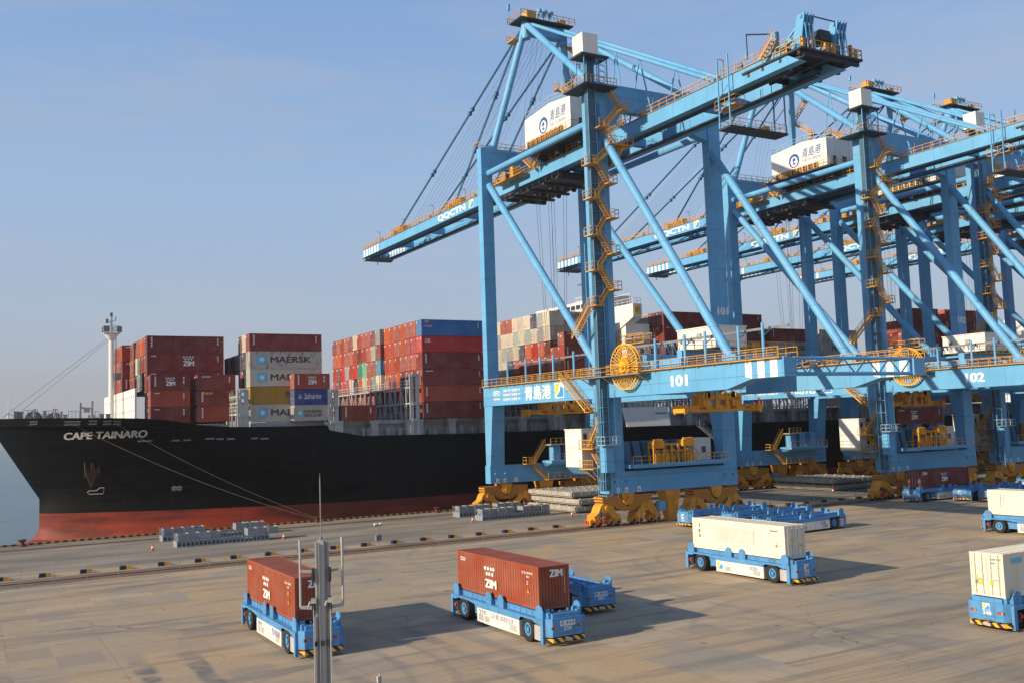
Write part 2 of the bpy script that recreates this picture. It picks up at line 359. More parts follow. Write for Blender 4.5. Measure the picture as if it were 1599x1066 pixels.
def obj(name, data, parent=None, loc=None, rz=0):
    o = bpy.data.objects.new(name, data); COL.objects.link(o)
    if parent: o.parent = parent
    if loc: o.location = loc
    if rz: o.rotation_euler.z = rz
    return o
def thing(name, label, cat, loc=(0, 0, 0), rz=0, group=None):
    o = obj(name, None, None, loc, rz); return tag(o, label, cat, group)
def tag(o, label, cat, group=None):
    o['label'] = label; o['category'] = cat
    if group: o['group'] = group
    return o
def struct(o): o['kind'] = 'structure'; return o
def copy_tree(o, parent=None):
    c = o.copy(); COL.objects.link(c)
    if parent: c.parent = parent
    for ch in list(o.children): copy_tree(ch, c)
    return c

# ---------------------------------------------------------------- lettering
def face_nx(x, y, z): return Matrix(((0, 0, -1, x), (-1, 0, 0, y), (0, 1, 0, z), (0, 0, 0, 1)))   # on a face looking to -X
def face_ny(x, y, z): return Matrix(((1, 0, 0, x), (0, 0, -1, y), (0, 1, 0, z), (0, 0, 0, 1)))    # on a face looking to -Y
TCACHE = {}
def text_mesh(s, mat, bold, shear):
    key = (s, mat.name, bold, shear)
    if key in TCACHE: return TCACHE[key]
    cu = bpy.data.curves.new('lettering', 'FONT'); cu.body = s; cu.size = 1; cu.shear = shear
    cu.resolution_u = 3; cu.align_x = 'LEFT'
    o = bpy.data.objects.new('tmp', cu); COL.objects.link(o)
    dg = bpy.context.evaluated_depsgraph_get(); dg.update()
    me = bpy.data.meshes.new_from_object(o.evaluated_get(dg)); COL.objects.unlink(o); bpy.data.objects.remove(o)
    if not me.vertices:
        TCACHE[key] = (None, 0, 0, 0, 0); return TCACHE[key]
    if bold > 0:
        b0 = [tuple(v.co) for v in me.vertices]; f0 = [tuple(p.vertices) for p in me.polygons]; vv, ff = [], []
        for k, (dx, dy) in enumerate(((0, 0), (bold, 0), (-bold, 0), (0, bold*.5), (0, -bold*.5))):
            n0 = len(vv); vv += [(x+dx, y+dy, .0008*k) for x, y, z in b0]; ff += [tuple(i+n0 for i in f) for f in f0]
        me = bpy.data.meshes.new('lettering'); me.from_pydata(vv, [], ff)
    xs = [v.co.x for v in me.vertices]; ys = [v.co.y for v in me.vertices]
    TCACHE[key] = (me, min(xs), max(xs), min(ys), max(ys)); return TCACHE[key]
def text(s, w, h, M, mat, parent, name='lettering', bold=.02, shear=0):
    """lettering stretched to a w x h box whose lower left corner is at M"""
    me0, a, b, c, d = text_mesh(s, mat, bold, shear)
    if me0 is None: return None
    me = me0.copy(); sx = w/(b-a); sy = h/(d-c)
    for v in me.vertices: v.co = M @ Vector(((v.co.x-a)*sx, (v.co.y-c)*sy, .006+v.co.z))
    me.name = name; me.materials.clear(); me.materials.append(mat); me.update()
    return obj(name, me, parent)
def flat(pts, M, mat, parent, name, off=.004, th=.004):
    m = MB(); m.prism([M @ Vector((x, y, off)) for x, y in pts], (M.to_3x3() @ Vector((0, 0, th))))
    return m.build(name, mat, parent)
def rect(x0, x1, y0, y1): return [(x0, y0), (x1, y0), (x1, y1), (x0, y1)]
def flag_logo(M, s, parent, frame=True):
    o = flat(rect(0, 1.12*s, 0, s), M, CREAM, parent, 'logo')
    T = lambda pts: [(x*s, y*s) for x, y in pts]
    flat(T([(.06, .06), (.40, .42), (.62, .94), (.06, .94)]), M, LOGOY, o, 'logo_mark', .01)
    flat(T([(.14, .06), (1.06, .06), (1.06, .62), (.72, .80), (.60, .44)]), M, LOGOB, o, 'logo_mark', .013)
    return o
def roundel(M, s, parent):
    o = flat([(s/2+s/2*cos(2*pi*i/28), s/2+s/2*sin(2*pi*i/28)) for i in range(28)], M, NAVY, parent, 'emblem')
    flat([(s*.5+s*.33*cos(2*pi*i/24), s*.44+s*.36*sin(2*pi*i/24)) for i in range(24)], M, CREAM, o, 'emblem_mark', .01)
    mm = [(.36, .22), (.64, .22), (.64, .34), (.50, .36), (.50, .46), (.66, .50), (.60, .70), (.40, .70), (.34, .50), (.42, .44), (.42, .36), (.36, .34)]
    flat([(x*s, y*s) for x, y in mm], M, NAVY, o, 'emblem_mark', .014)
    return o

# ---------------------------------------------------------------- ground, quay, sea
def build_ground():
    m = MB(); m.poly([(-3000, -1500, 0), (3000, -1500, 0), (3000, 155.3, 0), (-3000, 155.3, 0)])
    m.poly([(-3000, 155.3, 0), (3000, 155.3, 0), (3000, 155.3, -12), (-3000, 155.3, -12)])
    struct(m.build('yard_ground', ground_mat()))
    m = MB(); m.poly([(-40000, 155.35, -4.3), (40000, 155.35, -4.3), (40000, 60000, -4.3), (-40000, 60000, -4.3)])
    struct(m.build('sea', sea_mat()))
    m = MB(); m.box(-200, 420, 154.85, 155.32, .004, .26)
    struct(m.build('quay_edge_kerb', CURB))
    wl = paint('worn white road paint', (.55, .50, .43), .8, .2, (.25, .2, .15), .8, scale=.8)
    m = MB(); m.box(-200, 420, 108.78, 109.05, .002, .006)
    struct(m.build('painted_line', wl))
    strip = paint('rail strip rusty concrete', (.20, .135, .085), .9, .3, (.10, .06, .04), .6, scale=.3)
    m = MB()
    m.box(-200, 420, 111.0, 113.3, .001, .005); m.box(-200, 420, 114.1, 116.2, .001, .005); m.box(-200, 420, 147.6, 149.9, .001, .005)
    struct(m.build('rail_track_strip', strip))
    m = MB(); m.box(-200, 420, 113.3, 113.62, .001, .010); m.box(-200, 420, 113.62, 113.78, .001, .05); m.box(-200, 420, 113.78, 114.1, .001, .010)
    m.box(-200, 420, 148.62, 148.78, .006, .05)
    struct(m.build('crane_rail', paint('rail steel', (.06, .035, .025), .6, .3, (.1, .05, .02), .5)))
build_ground()

# ---------------------------------------------------------------- quay cranes
CX, CY = 90.5, 113.7
STAYM = paint('dark blue stay paint', (.04, .16, .28), .5, .2, amt=.3)
PALEB = paint('pale blue rail paint', (.33, .48, .58), .5, .1)
def crane_bogie(parent, cx, cy, sgn):
    m = MB(); m.m = 0
    def pl(pts, y0, w): m.prism([(cx+sgn*x, cy+y0, z) for x, z in pts], (0, w, 0))
    pl([(-1.1, 4.55), (1.1, 4.55), (.75, 3.2), (.3, 2.85), (-.3, 2.85), (-.75, 3.2)], -1.25, 2.5)      # hanger
    m.tube((cx, cy-1.4, 3.5), (cx, cy+1.4, 3.5), .38, 12)
    m.m = 1
    pl([(-4.3, 4.2), (-1.25, 4.2), (-.85, 3.1), (0, 2.55), (.85, 3.1), (1.25, 4.2), (4.3, 4.2), (4.2, 3.3), (2.4, 2.75), (.9, 2.0), (-.9, 2.0), (-2.4, 2.75), (-4.2, 3.3)], -1.05, 2.1)
    m.m = 0
    for ex in (-3.5, 3.5):
        pl([(ex-.5, 3.3), (ex+.5, 3.3), (ex+1.0, 2.9), (ex+1.4, 2.0), (ex+2.2, 1.5), (ex+2.0, .95), (ex+.9, 1.2), (ex+.3, 1.9), (ex-.3, 1.9), (ex-.9, 1.2), (ex-2.0, .95), (ex-2.2, 1.5), (ex-1.4, 2.0), (ex-1.0, 2.9)], -.95, 1.9)
        m.tube((cx+sgn*ex, cy-1.15, 2.6), (cx+sgn*ex, cy+1.15, 2.6), .32, 12)
        for tx in (-1.55, 1.55):
            pl([(ex+tx-1.1, .35), (ex+tx-1.05, 1.05), (ex+tx-.4, 1.35), (ex+tx+.4, 1.35), (ex+tx+1.05, 1.05), (ex+tx+1.1, .35)], -.55, 1.1)
            m.tube((cx+sgn*(ex+tx), cy-.95, 1.05), (cx+sgn*(ex+tx), cy-.5, 1.05), .3, 10)
            m.m = 2
            for wx in (-.6, .6): m.tube((cx+sgn*(ex+tx+wx), cy-.2, .36), (cx+sgn*(ex+tx+wx), cy+.2, .36), .34, 14)
            for wx in (-.6, .6): m.tube((cx+sgn*(ex+tx+wx), cy-.62, .5), (cx+sgn*(ex+tx+wx), cy-.5, .5), .24, 10)
            m.m = 0
    m.box(cx+min(sgn*-6.4, sgn*-5.3), cx+max(sgn*-6.4, sgn*-5.3), cy-.35, cy+.35, .55, 1.0)
    m.m = 3; m.tube((cx+sgn*-6.6, cy, .8), (cx+sgn*-6.3, cy, .8), .28, 12)
    m.bar((cx+sgn*-5.2, cy-1.0, .5), (cx+sgn*-3.9, cy-1.0, 1.3), .16); m.bar((cx+sgn*-5.0, cy-1.0, 1.3), (cx+sgn*-3.9, cy-1.0, .5), .16)
    m.m = 2; m.box(cx+sgn*-4.6-.25, cx+sgn*-4.6+.25, cy-1.3, cy-.8, 1.5, 2.1)
    o = m.build('bogie', [YELD, GRILLE, DARK, REDP], parent)
    return o

def build_crane():
    C = thing('quay_crane', 'x', 'crane', (CX, CY, 0), 0, 'ship to shore cranes along the quay')
    H = []          # children that differ between copies
    # --- legs
    def leg(up, lo):
        m = MB(); m.box(*up)
        (a0, a1, b0, b1, zb), (c0, c1, d0, d1, zt) = lo
        m.hexa([(a0, b0, zb), (a1, b0, zb), (a1, b1, zb), (a0, b1, zb), (c0, d0, zt), (c1, d0, zt), (c1, d1, zt), (c0, d1, zt)])
        z0 = up[4]
        for z in (z0+11, z0+23, z0+35):       # plate joints
            m.box(up[0]-.012, up[1]+.012, up[2]-.012, up[3]+.012, z, z+.06)
        return m.build('leg', BLUE, C)
    leg((-11.6, -9.45, 33.9, 35.4, 21.15, 62.4), ((-11.6, -8.9, 33.9, 35.5, 7.7), (-11.6, -9.3, 32.6, 35.5, 17.85)))
    leg((9.45, 11.6, 33.9, 35.4, 21.15, 62.4), ((8.9, 11.6, 33.9, 35.5, 7.7), (9.3, 11.6, 32.6, 35.5, 17.85)))
    leg((-12.0, -9.6, -1.15, 1.5, 21.15, 63.4), ((-11.7, -9.0, -1.15, 1.1, 7.5), (-11.7, -9.1, -1.15, 2.2, 17.85)))
    leg((9.5, 11.75, -1.15, .4, 21.15, 63.4), ((9.2, 11.75, -1.15, .5, 7.5), (9.3, 11.75, -1.15, 1.7, 17.85)))
    # --- sill beams with plates, warning signs and lugs
    for y0, y1, z0, z1 in ((-1.2, 1.2, 4.5, 7.5), (33.8, 35.6, 4.7, 7.7)):
        m = MB(); m.box(-11.75, 11.75, y0, y1, z0, z1)
        for x in (-9.0, 9.0): m.box(x-.02, x+.02, y0-.012, y1+.012, z0+.01, z1-.01)
        s = m.build('sill_beam', BLUE, C)
        m = MB()
        for x in (-10.8, -8.9, 9.2, 10.9): m.prism([(x-.22, y0-.004, z0+1.5), (x+.22, y0-.004, z0+1.5), (x, y0-.004, z0+1.75)], (0, -.25, 0))
        m.build('lifting_lug', BLUE, s)
        for x in (-10.6, -9.2, -7.0):
            m = MB(); m.box(x, x+.55, y0-.03, y0-.004, z0+.12, z0+.8); m.m = 1
            m.prism([(x+.1, y0-.035, z0+.3), (x+.45, y0-.035, z0+.3), (x+.275, y0-.035, z0+.62)], (0, -.004, 0)); m.build('warning_sign', [CREAM, DLET], s)
    # --- portal beams: long cantilevered girders over the yard
    def portal(x0, x1):
        m = MB(); prof = [(35.5, 17.85), (35.5, 21.15), (-35.3, 20.95), (-35.3, 18.85), (-30.2, 18.85), (-26, 17.85)]
        m.prism([(x0, y, z) for y, z in prof], (x1-x0, 0, 0))
        return m.build('portal_beam', BLUE, C)
    pn = portal(-11.7, -9.7); pf = portal(9.7, 11.7)
    for pb, x in ((pn, -11.7), (pf, 9.7)):
        m = MB()
        for a, b in ((-29.2, -30.25), (-31.2, -32.3), (-33.2, -34.3)):
            m.prism([(x-.006, a, 20.94), (x-.006, b, 20.94), (x-.006, b, 18.86 if b < -30.2 else 18.87), (x-.006, a, 18.87 if a < -30.2 else 19.12)], (.004, 0, 0))
        m.build('white_stripe', CREAM, pb)
        m = MB()
        xe = x-.35 if x < 0 else x+2.35
        for xr in (x-.45, x+2.45):
            m.rail([(xr, 35, 21.2), (xr, -35, 20.98)], 1.15, 1.7, .07)
        m.m = 1
        m.box(x-.5, x-.01, -35.1, 35.5, 21.05, 21.16) if False else None
        m.bar((x-.24, 35.2, 21.18), (x-.24, -35.1, 20.97), .46, .12); m.bar((x+2.24, 35.2, 21.18), (x+2.24, -35.1, 20.97), .46, .12)
        for k in range(24):
            yy = 33-k*2.85; m.bar((x-.02, yy, 20.6), (x-.45, yy, 21.1), .07)
        m.m = 2
        m.bar((x+.7, 34, 21.3), (x+.7, -34, 21.1), .25, .3); m.bar((x+1.5, 34, 21.3), (x+1.5, -34, 21.1), .12, .2)
        m.build('walkway', [YEL, YEL, MGREY], pb)
    for y in (33.9, -.9): m = MB(); m.box(-9.7, 9.7, y, y+2, 18.2, 20.9); m.build('portal_crossbeam', BLUE, C)
    m = MB()
    m.tube((-9.7, -34.9, 20.9), (9.7, -34.9, 20.9), .2, 10); m.tube((-9.7, -34.9, 19.1), (9.7, -34.9, 19.1), .24, 10)
    n = 10
    for i in range(n):
        xa, xb = -9.7+19.4*i/n, -9.7+19.4*(i+1)/n
        m.tube((xa, -34.9, 19.1 if i % 2 else 20.9), (xb, -34.9, 20.9 if i % 2 else 19.1), .09, 6)
    m.build('end_truss', BLUE, C)
    # --- festoon posts and rail on the near beam
    for y in (28, 22, 17.5, 13.6, 7.8, -11.8, -17.8, -21.7, -27.6, -31.6):
        m = MB(); m.tube((-11, y, 21.1), (-11, y, 25.1), .17, 8); m.bar((-11, y, 23.6), (-9.8, y, 24.35), .1); m.bar((-11, y, 24.35), (-9.6, y, 24.35), .12)
        m.build('festoon_post', BLUE, C)
    m = MB(); m.bar((-9.8, 30, 24.55), (-9.8, -34.5, 24.55), .16, .28)
    rnd = random.Random(3)
    for k in range(14):
        y = -8-k*.75-rnd.random()*.2; m.bar((-9.8, y, 24.4), (-9.8, y-.12, 24.1-rnd.random()*.25), .16)
    m.build('festoon_rail', MGREY, C)
    # --- cable reel
    m = MB(); c = Vector((-12.45, -7.0, 21.8))
    for o in (-.28, .28):
        m.ring(c+Vector((o, 0, 0)), (1, 0, 0), 2.95, 3.1, .07, 40); m.ring(c+Vector((o, 0, 0)), (1, 0, 0), 1.0, 1.1, .06, 24)
        for i in range(34):
            t = 2*pi*i/34+(o > 0)*.02; d = Vector((0, cos(t), sin(t))); m.bar(c+Vector((o, 0, 0))+d*.6, c+Vector((o, 0, 0))+d*3.0, .075, .05, (1, 0, 0))
    m.tube(c-Vector((.5, 0, 0)), c+Vector((.8, 0, 0)), .75, 18); m.tube(c-Vector((.75, 0, 0)), c-Vector((.5, 0, 0)), .4, 14)
    r_ = m.build('cable_reel', paint('reel yellow paint', (.86, .44, .02), .5, .15, (.2, .1, .02), .3), C)
    m = MB(); m.ring(c-Vector((.22, 0, 0)), (1, 0, 0), .8, 1.2, .44, 24); m.build('wound_cable', DARK, r_)
    m = MB(); m.deck(-13.7, -11.75, -11.6, 3.0, 20.75, .14); m.m = 1
    m.rail([(-13.65, 3, 20.75), (-13.65, -11.6, 20.75), (-11.8, -11.6, 20.75)], 1.15, 1.4, .07)
    for y in (-11, -3, 2): m.bar((-11.75, y, 19.6), (-13.5, y, 20.6), .12)
    m.build('reel_platform', [MGREY, YEL], C)
    # --- stair under the beam and operator platform
    m = MB(); m.flight((-12.9, 1.6, 16.0), (-12.9, 8.3, 21.2), (1, 0, 0), 1.0)
    m.deck(-13.6, -12.0, .3, 1.7, 16.0, .1); m.rail([(-13.5, 1.6, 16), (-13.5, .3, 16), (-12.1, .3, 16)], 1.1, 1, .06)
    m.build('portal_stair', YEL, C)
    # --- diagonals and horizontal tubes
    def tubes(name, segs, r, mat=BLUE, n=16):
        m = MB()
        for p, q in segs: m.tube(p, q, r, n)
        return m.build(name, mat, C, True)
    for x in (-10.1, 10.1):
        tubes('diagonal_brace', [((x, 33.9, 56.3), (x, 1.9, 21.4))], .62)
        tubes('diagonal_brace', [((x, -1.0, 55.2), (x, -25.6, 21.1))], .58)
        tubes('horizontal_brace', [((x, 33.9, 58.5), (x, 1.4, 58.4))], .55)
    m = MB()
    for x in (-10.1, 10.1):
        m.box(x-.75, x+.75, -26.9, -24.4, 20.95, 22.0); m.box(x-.75, x+.75, 1.61, 3.0, 21.1, 22.9); m.build('brace_foot', BLUE, C); m = MB()
    # --- upper crossbeams
    m = MB(); m.box(-11.6, 11.6, 33.9, 35.5, 62.4, 63.0); m.box(-9.45, 9.45, 34.0, 35.3, 59.5, 62.39)
    m.hexa([(-11.4, 34.1, 62.99), (-8.6, 34.1, 62.99), (-8.6, 35.4, 62.99), (-11.4, 35.4, 62.99), (-9.6, 34.3, 63.7), (-8.9, 34.3, 63.7), (-8.9, 35.4, 63.7), (-9.6, 35.4, 63.7)])
    m.build('upper_crossbeam', BLUE, C)
    m = MB()
    m.prism([(-9.5, -.9, 63.4), (9.5, -.9, 63.4), (9.5, -.9, 57.0), (6.9, -.9, 57.6), (5.8, -.9, 59.6), (-6.6, -.9, 59.6), (-7.8, -.9, 57.6), (-9.5, -.9, 57.0)], (0, 1.25, 0))
    m.build('upper_crossbeam', BLUE, C)
    m = MB(); m.rail([(-11.6, 34, 63), (-11.6, 36.2, 63), (11.6, 36.2, 63), (11.6, 34, 63)], 1.1, 1.6, .07); m.rail([(-8, 34.0, 63), (8, 34.0, 63)], 1.1, 1.6, .07)
    m.build('crossbeam_railing', YEL, C)
    # --- boom girders
    def girder(x0, x1):
        m = MB(); m.prism([(x0, y, z) for y, z in ((112.3, 56.7), (111.0, 58.5), (-29.8, 58.6), (-33, 56.5))], (x1-x0, 0, 0))
        xi = x1 if x0 < 0 else x0; s = 1 if x0 < 0 else -1
        m.box(min(xi, xi+s*.7), max(xi, xi+s*.7), -30, 111, 56.5, 56.66)        # trolley rail shelf
        return m.build('boom_girder', BLUE, C)
    gn = girder(-4.05, -2.75); gf = girder(2.75, 4.05)
    for g, x, sg in ((gn, -4.05, -1), (gf, 2.75, 1)):
        m = MB()
        for k in range(6):
            a = 101.3+k*1.75; m.prism([(x-.006, a, 56.72), (x-.006, a+.85, 56.72), (x-.006, a+.85, 58.48 if a < 109.5 else 58.3), (x-.006, a, 58.5 if a < 109.5 else 58.4)], (.004, 0, 0))
        m.build('white_stripe', CREAM, g)
        xo = -4.05 if sg < 0 else 4.05
        m = MB(); m.bar((xo-sg*.25, 110.5, 58.66), (xo-sg*.25, -29.6, 58.68), .8, .06); m.m = 1
        m.rail([(xo+sg*.1, 110.5, 58.6), (xo+sg*.1, -31, 58.7)], 1.1, 1.75, .08)
        m.rail([(xo-sg*1.2, 110.5, 58.6), (xo-sg*1.2, 38, 58.6)], 1.1, 2.4, .07, False)
        rnd = random.Random(5+sg)
        m.m = 2
        for k in range(26):                                             # lamps, boxes and brackets along the walkway
            y = 108-k*5.3+rnd.random()*2; h = .5+rnd.random()*.9
            m.m = 1 if k % 3 == 0 else 2; m.box(xo-sg*.5, xo-sg*.2, y, y+.3+rnd.random()*.5, 58.6, 58.6+h*.8)
        for k in range(9):
            y = 100-k*15.; m.bar((xo, y, 58.6), (xo, y, 61), .08); m.bar((xo, y, 61), (xo+sg*.8, y, 61.0), .08)
        m.build('boom_walkway', [YEL, YEL, MGREY], g)
    for y in (111.4, 96, 79, 62, 46, 38.5, 22, 6, -12, -27):
        m = MB(); m.box(-2.75, 2.75, y-.35, y+.35, 57.0, 58.3)
        if y > 50: m.tube((-2.7, y-.3, 57.6), (2.7, y-15.5, 57.6), .12, 6)
        m.build('boom_crosstie', BLUE, C)
    m = MB(); m.box(-3.6, 3.6, 110.8, 112.6, 56.1, 56.5); m.box(-2.3, 2.3, 107.5, 110.8, 56.2, 56.45); m.m = 1
    for x in (-2, -1, 0, 1.2): m.box(x, x+.6, 108.2, 109.2, 56.5, 57.4)
    m.bar((0, 112, 56.1), (0, 112, 55.2), .15)
    m.build('boom_tip_platform', [MGREY, BLUE], C)
    m = MB()
    for x in (-2.4, 2.0): m.bar((x, 110, 56.35), (x, -30, 56.35), .9, .08)
    for k in range(70): m.bar((-2.85, 109-k*2, 56.5), (-2.85, 109-k*2, 57.3), .05)
    for x in (-2.65, 2.65): m.bar((x, 110, 56.9), (x, -30, 56.9), .14, .25)
    m.build('festoon_walkway', DARK, C)
    # anchor frames of the stays on the boom
    for y in (90.2, 61.3):
        for x in (-3.4, 3.4):
            m = MB(); m.hexa([(x-.3, y-2.6, 58.6), (x+.3, y-2.6, 58.6), (x+.3, y+1, 58.6), (x-.3, y+1, 58.6), (x-.25, y-1.2, 60.2), (x+.25, y-1.2, 60.2), (x+.25, y-.4, 60.2), (x-.25, y-.4, 60.2)])
            m.rail([(x-.9, y-4, 58.7), (x-.9, y+2.4, 58.7)], 1.5, .9, .09); m.box(x-.6, x+.6, y-4, y-3.2, 58.6, 60.0); m.box(x-.5, x+.4, y+1.4, y+2.2, 58.6, 59.8)
            m.build('stay_anchor', YEL, C)
    # --- A-frame
    m = MB()
    for s in (-1, 1):
        m.tube((s*8.7, 35.1, 62.6), (s*3.9, 30.0, 85.0), .62, 16); m.tube((s*3.9, 29.7, 85.0), (s*10.3, 1.4, 64.0), .55, 16)
        m.tube((s*3.9, 30, 82.4), (s*3.9, 30, 85.6), .8, 16)
    m.build('a_frame', BLUE, C, True)
    m = MB(); m.box(-4.3, 4.3, 29.2, 30.8, 83.2, 85.2)
    m.m = 1; m.deck(-6.0, 5.0, 28.0, 32.2, 85.6, .2)
    m.m = 2; m.rail([(-6.1, 27.7, 85.6), (5.1, 27.7, 85.6), (5.1, 32.5, 85.6), (-6.1, 32.5, 85.6), (-6.1, 27.7, 85.6)], 1.1, 1.2, .08)
    m.box(-4.0, -2.2, 29, 31, 85.6, 87.4); m.box(2.8, 4.0, 29, 31, 85.6, 86.8)
    m.m = 0
    for x in (-.9, .3, 1.5):
        m.bar((x, 28.6, 85.6), (x, 30, 88.4), .22); m.bar((x, 31.4, 85.6), (x, 30, 88.4), .22); m.tube((x-.3, 30, 88), (x+.3, 30, 88), .55, 12)
    m.bar((-5.9, 32.3, 85.6), (-5.9, 32.3, 89), .1); m.box(-6.1, -5.7, 32.1, 32.5, 88.2, 89.3)
    m.m = 2; m.deck(-6.2, -4.6, 30.5, 33, 82.4, .2); m.rail([(-6.2, 30.5, 82.4), (-6.2, 33, 82.4), (-4.6, 33, 82.4)], 1.1, 1, .07)
    m.build('apex_platform', [BLUE, DARK, YEL], C)
    m = MB()
    for s in (-1, 1):                                                   # stairs up the far rear tube
        if s > 0:
            Z = [(8.0, 33.4, 69.0), (7.4, 28.0, 72.6), (6.6, 32.6, 76.2), (5.9, 27.8, 79.6), (5.2, 30.4, 82.4)]
            for p_, q_ in zip(Z, Z[1:]): m.flight(p_, q_, (1, 0, 0), .8)
            for p_ in Z: m.deck(p_[0]-.7, p_[0]+.7, p_[1]-.7, p_[1]+.7, p_[2], .1); m.rail([(p_[0]-.7, p_[1]-.7, p_[2]), (p_[0]-.7, p_[1]+.7, p_[2])], 1.1, .7, .06)
    m.build('apex_stair', YEL, C)
    for s in (-1, 1):
        for dx in (-.42, .42): m = MB(); m.tube((s*3.4+dx*.6, 29.6, 85.2), (s*3.4+dx, -18, 58.9), .3, 10); m.build('backstay', BLUE, C, True)
    for s in (-1, 1):
        for y, zt in ((13.5, 75.8), (-1.5, 67.8)):
            m = MB(); m.tube((s*3.4, y, zt), (s*3.4, y+3.2, 58.6), .12, 6); m.tube((s*3.4, y, zt), (s*3.4, y-2.4, 58.6), .12, 6); m.build('backstay_strut', BLUE, C)
    for s in (-1, 1):
        for y in (90.2, 61.3):
            m = MB(); p, q = Vector((s*4.3, 31.2, 84.2)), Vector((s*3.4, y-.8, 60.0)); L = q-p
            for o in (-.13, .13): m.tube(p+Vector((o, 0, 0)), q+Vector((o, 0, 0)), .1, 6)
            for f in (.34, .36, .66, .68): m.box(*[v for a in zip(p+L*f-Vector((.3, .35, .35)), p+L*f+Vector((.3, .35, .35))) for v in a])
            m.build('forestay', STAYM, C)
    m = MB(); rnd = random.Random(2)
    for k in range(12):
        x = -2.2+k*.4; m.tube((x, 31, 85.6), (x, 64 if k % 2 else 88, 59), .022, 4, cap=False)
    for k in range(4): m.tube((-2+k, 30, 85), (-2+k, 38, 60), .022, 4, cap=False)
    m.build('hoist_rope', DARK, C)
    # --- machinery house
    MX0, MX1, MY0, MY1, MZ0, MZ1 = -7.5, 2.5, 11.3, 25.4, 60.3, 65.7
    m = MB()
    m.prism([(MX0, MY0, MZ0), (MX0, MY0, MZ1), (MX0, 17.3, 66.4), (MX0, MY1, MZ1+.1), (MX0, MY1, MZ0)], (MX1-MX0, 0, 0))
    mh = m.build('machinery_house', WHITE, C)
    m = MB(); m.box(MX0-.9, MX1+.6, MY0-1.4, MY1+1.1, MZ0-.3, MZ0-.01)
    for y in (MY0+1, MY0+7.5, MY1-1): m.box(-5.5, 4.2, y-.4, y+.4, 58.65, MZ0-.3)
    m.build('house_base', DARK, mh)
    m = MB()
    m.rail([(MX0-.85, MY1+1, MZ0), (MX0-.85, MY0-1.3, MZ0), (MX1+.5, MY0-1.3, MZ0)], 1.1, 1.5, .06)
    m.m = 1
    for k in range(8):
        y = MY1-1.2-k*1.4; m.box(MX0-.45, MX0-.004, y-1.0, y-.1, MZ0+.1, MZ0+1.25)
    m.m = 2
    for k in range(8):
        y = MY1-1.2-k*1.4; m.box(MX0-.46, MX0-.451, y-.85, y-.25, MZ0+.2, MZ0+1.1)
    m.build('air_conditioner', [YEL, YEL, DARK], mh)
    m = MB(); e = .15
    m.rail([(MX1-e, MY0+e, MZ1), (MX0+e, MY0+e, MZ1), (MX0+e, 17.3, 66.4), (MX0+e, MY1-e, MZ1+.1), (MX1-e, MY1-e, MZ1+.1)], 1.2, 1.5, .07)
    m.bar((MX0+.6, 16, 66), (MX0+.6, 16, 69), .06); m.bar((MX0+1.2, 17, 66), (MX0+1.2, 17, 68.3), .06)
    m.build('roof_railing', PALEB, mh)
    m = MB(); m.box(MX0+1.5, MX0+2.4, MY0-.02, MY0-.004, MZ0+.1, MZ0+2.1); m.box(MX0+4, MX0+5.2, MY0-.02, MY0-.004, MZ0+1.2, MZ0+2.2)
    m.build('house_door', DLET, mh)
    roundel(face_nx(MX0-.006, 20.8, 61.9), 2.7, mh)
    text('青島港', 4.7, 1.8, face_nx(MX0, 17.3, 63.2), NAVY, mh, bold=.012, shear=.25)
    text('PORT OF QINGDAO', 4.7, .6, face_nx(MX0, 17.3, 62.3), NAVY, mh, bold=.01)
    # --- main trolley
    m = MB(); m.box(-3.9, 3.2, 20, 38.5, 55.3, 55.6); m.box(-3.2, 3.2, 21, 37, 55.6, 56.4)
    for y in (20.5, 25, 30, 35, 38): m.box(-4.6, 3.9, y-.3, y+.3, 54.9, 55.3)
    for x in (-2.4, -.8, .8, 2.4):
        for y in (26, 31, 36): m.tube((x-.2, y, 55.0), (x+.2, y, 55.0), .55, 12)
    m.m = 1; m.rail([(-4.6, 20, 55.3), (-4.6, 38.5, 55.3)], 1, 2, .06)
    m.build('main_trolley', [DARK, MGREY], C)
    m = MB()
    for x in (-1.6, 1.6):
        for y in (27.2, 28.2, 31.4, 32.4): m.tube((x, y, 55), (x*.6, 29.8+(y-29.8)*.4, 18.3), .035, 4, cap=False)
    m.build('hoist_rope', DARK, C)
    for s in (-1, 1):
        m = MB()
        for k in range(3):
            m.rail([(s*3.4-1.2, 39.5+k*2.2, 58.7), (s*3.4+1.2, 39.5+k*2.2, 58.7)], 1.6, .8, .07); m.box(s*3.4-.6, s*3.4+.4, 39.8+k*2.2, 40.7+k*2.2, 58.6, 59.8)
        m.build('hinge_gear', YEL, C)
    m = MB()
    m.deck(-6.0, -4.2, 30, 40, 58.2, .12); m.rail([(-6, 40, 58.2), (-6, 30, 58.2)], 1.1, 1.3, .07); m.flight((-5.2, 27, 58.2), (-5.2, 31, 61.4), (1, 0, 0), .9)
    m.flight((-5.2, 26.5, 58.2), (-5.2, 23.5, 60.3), (1, 0, 0), .9); m.box(-5.8, -4.4, 33, 34.2, 58.2, 60); m.box(-5.6, -4.6, 36, 37.5, 58.2, 59.5)
    m.build('boom_hinge_platform', YEL, C)
    # --- boom rear end: platform with rope anchorages
    m = MB(); m.m = 0; m.box(-4.3, 6.3, -33.6, -23.5, 57.75, 58.0)
    for y in (-33, -30, -27, -24.5): m.box(-4.1, 6.1, y-.2, y+.2, 57.2, 57.75)
    for x in (-3.5, 0, 3.5): m.box(x-.15, x+.15, -33.4, -24, 56.9, 57.2)
    m.m = 1; m.rail([(6.2, -23.6, 58), (6.2, -33.5, 58), (-4.2, -33.5, 58), (-4.2, -29, 58)], 1.15, 1.1, .09)
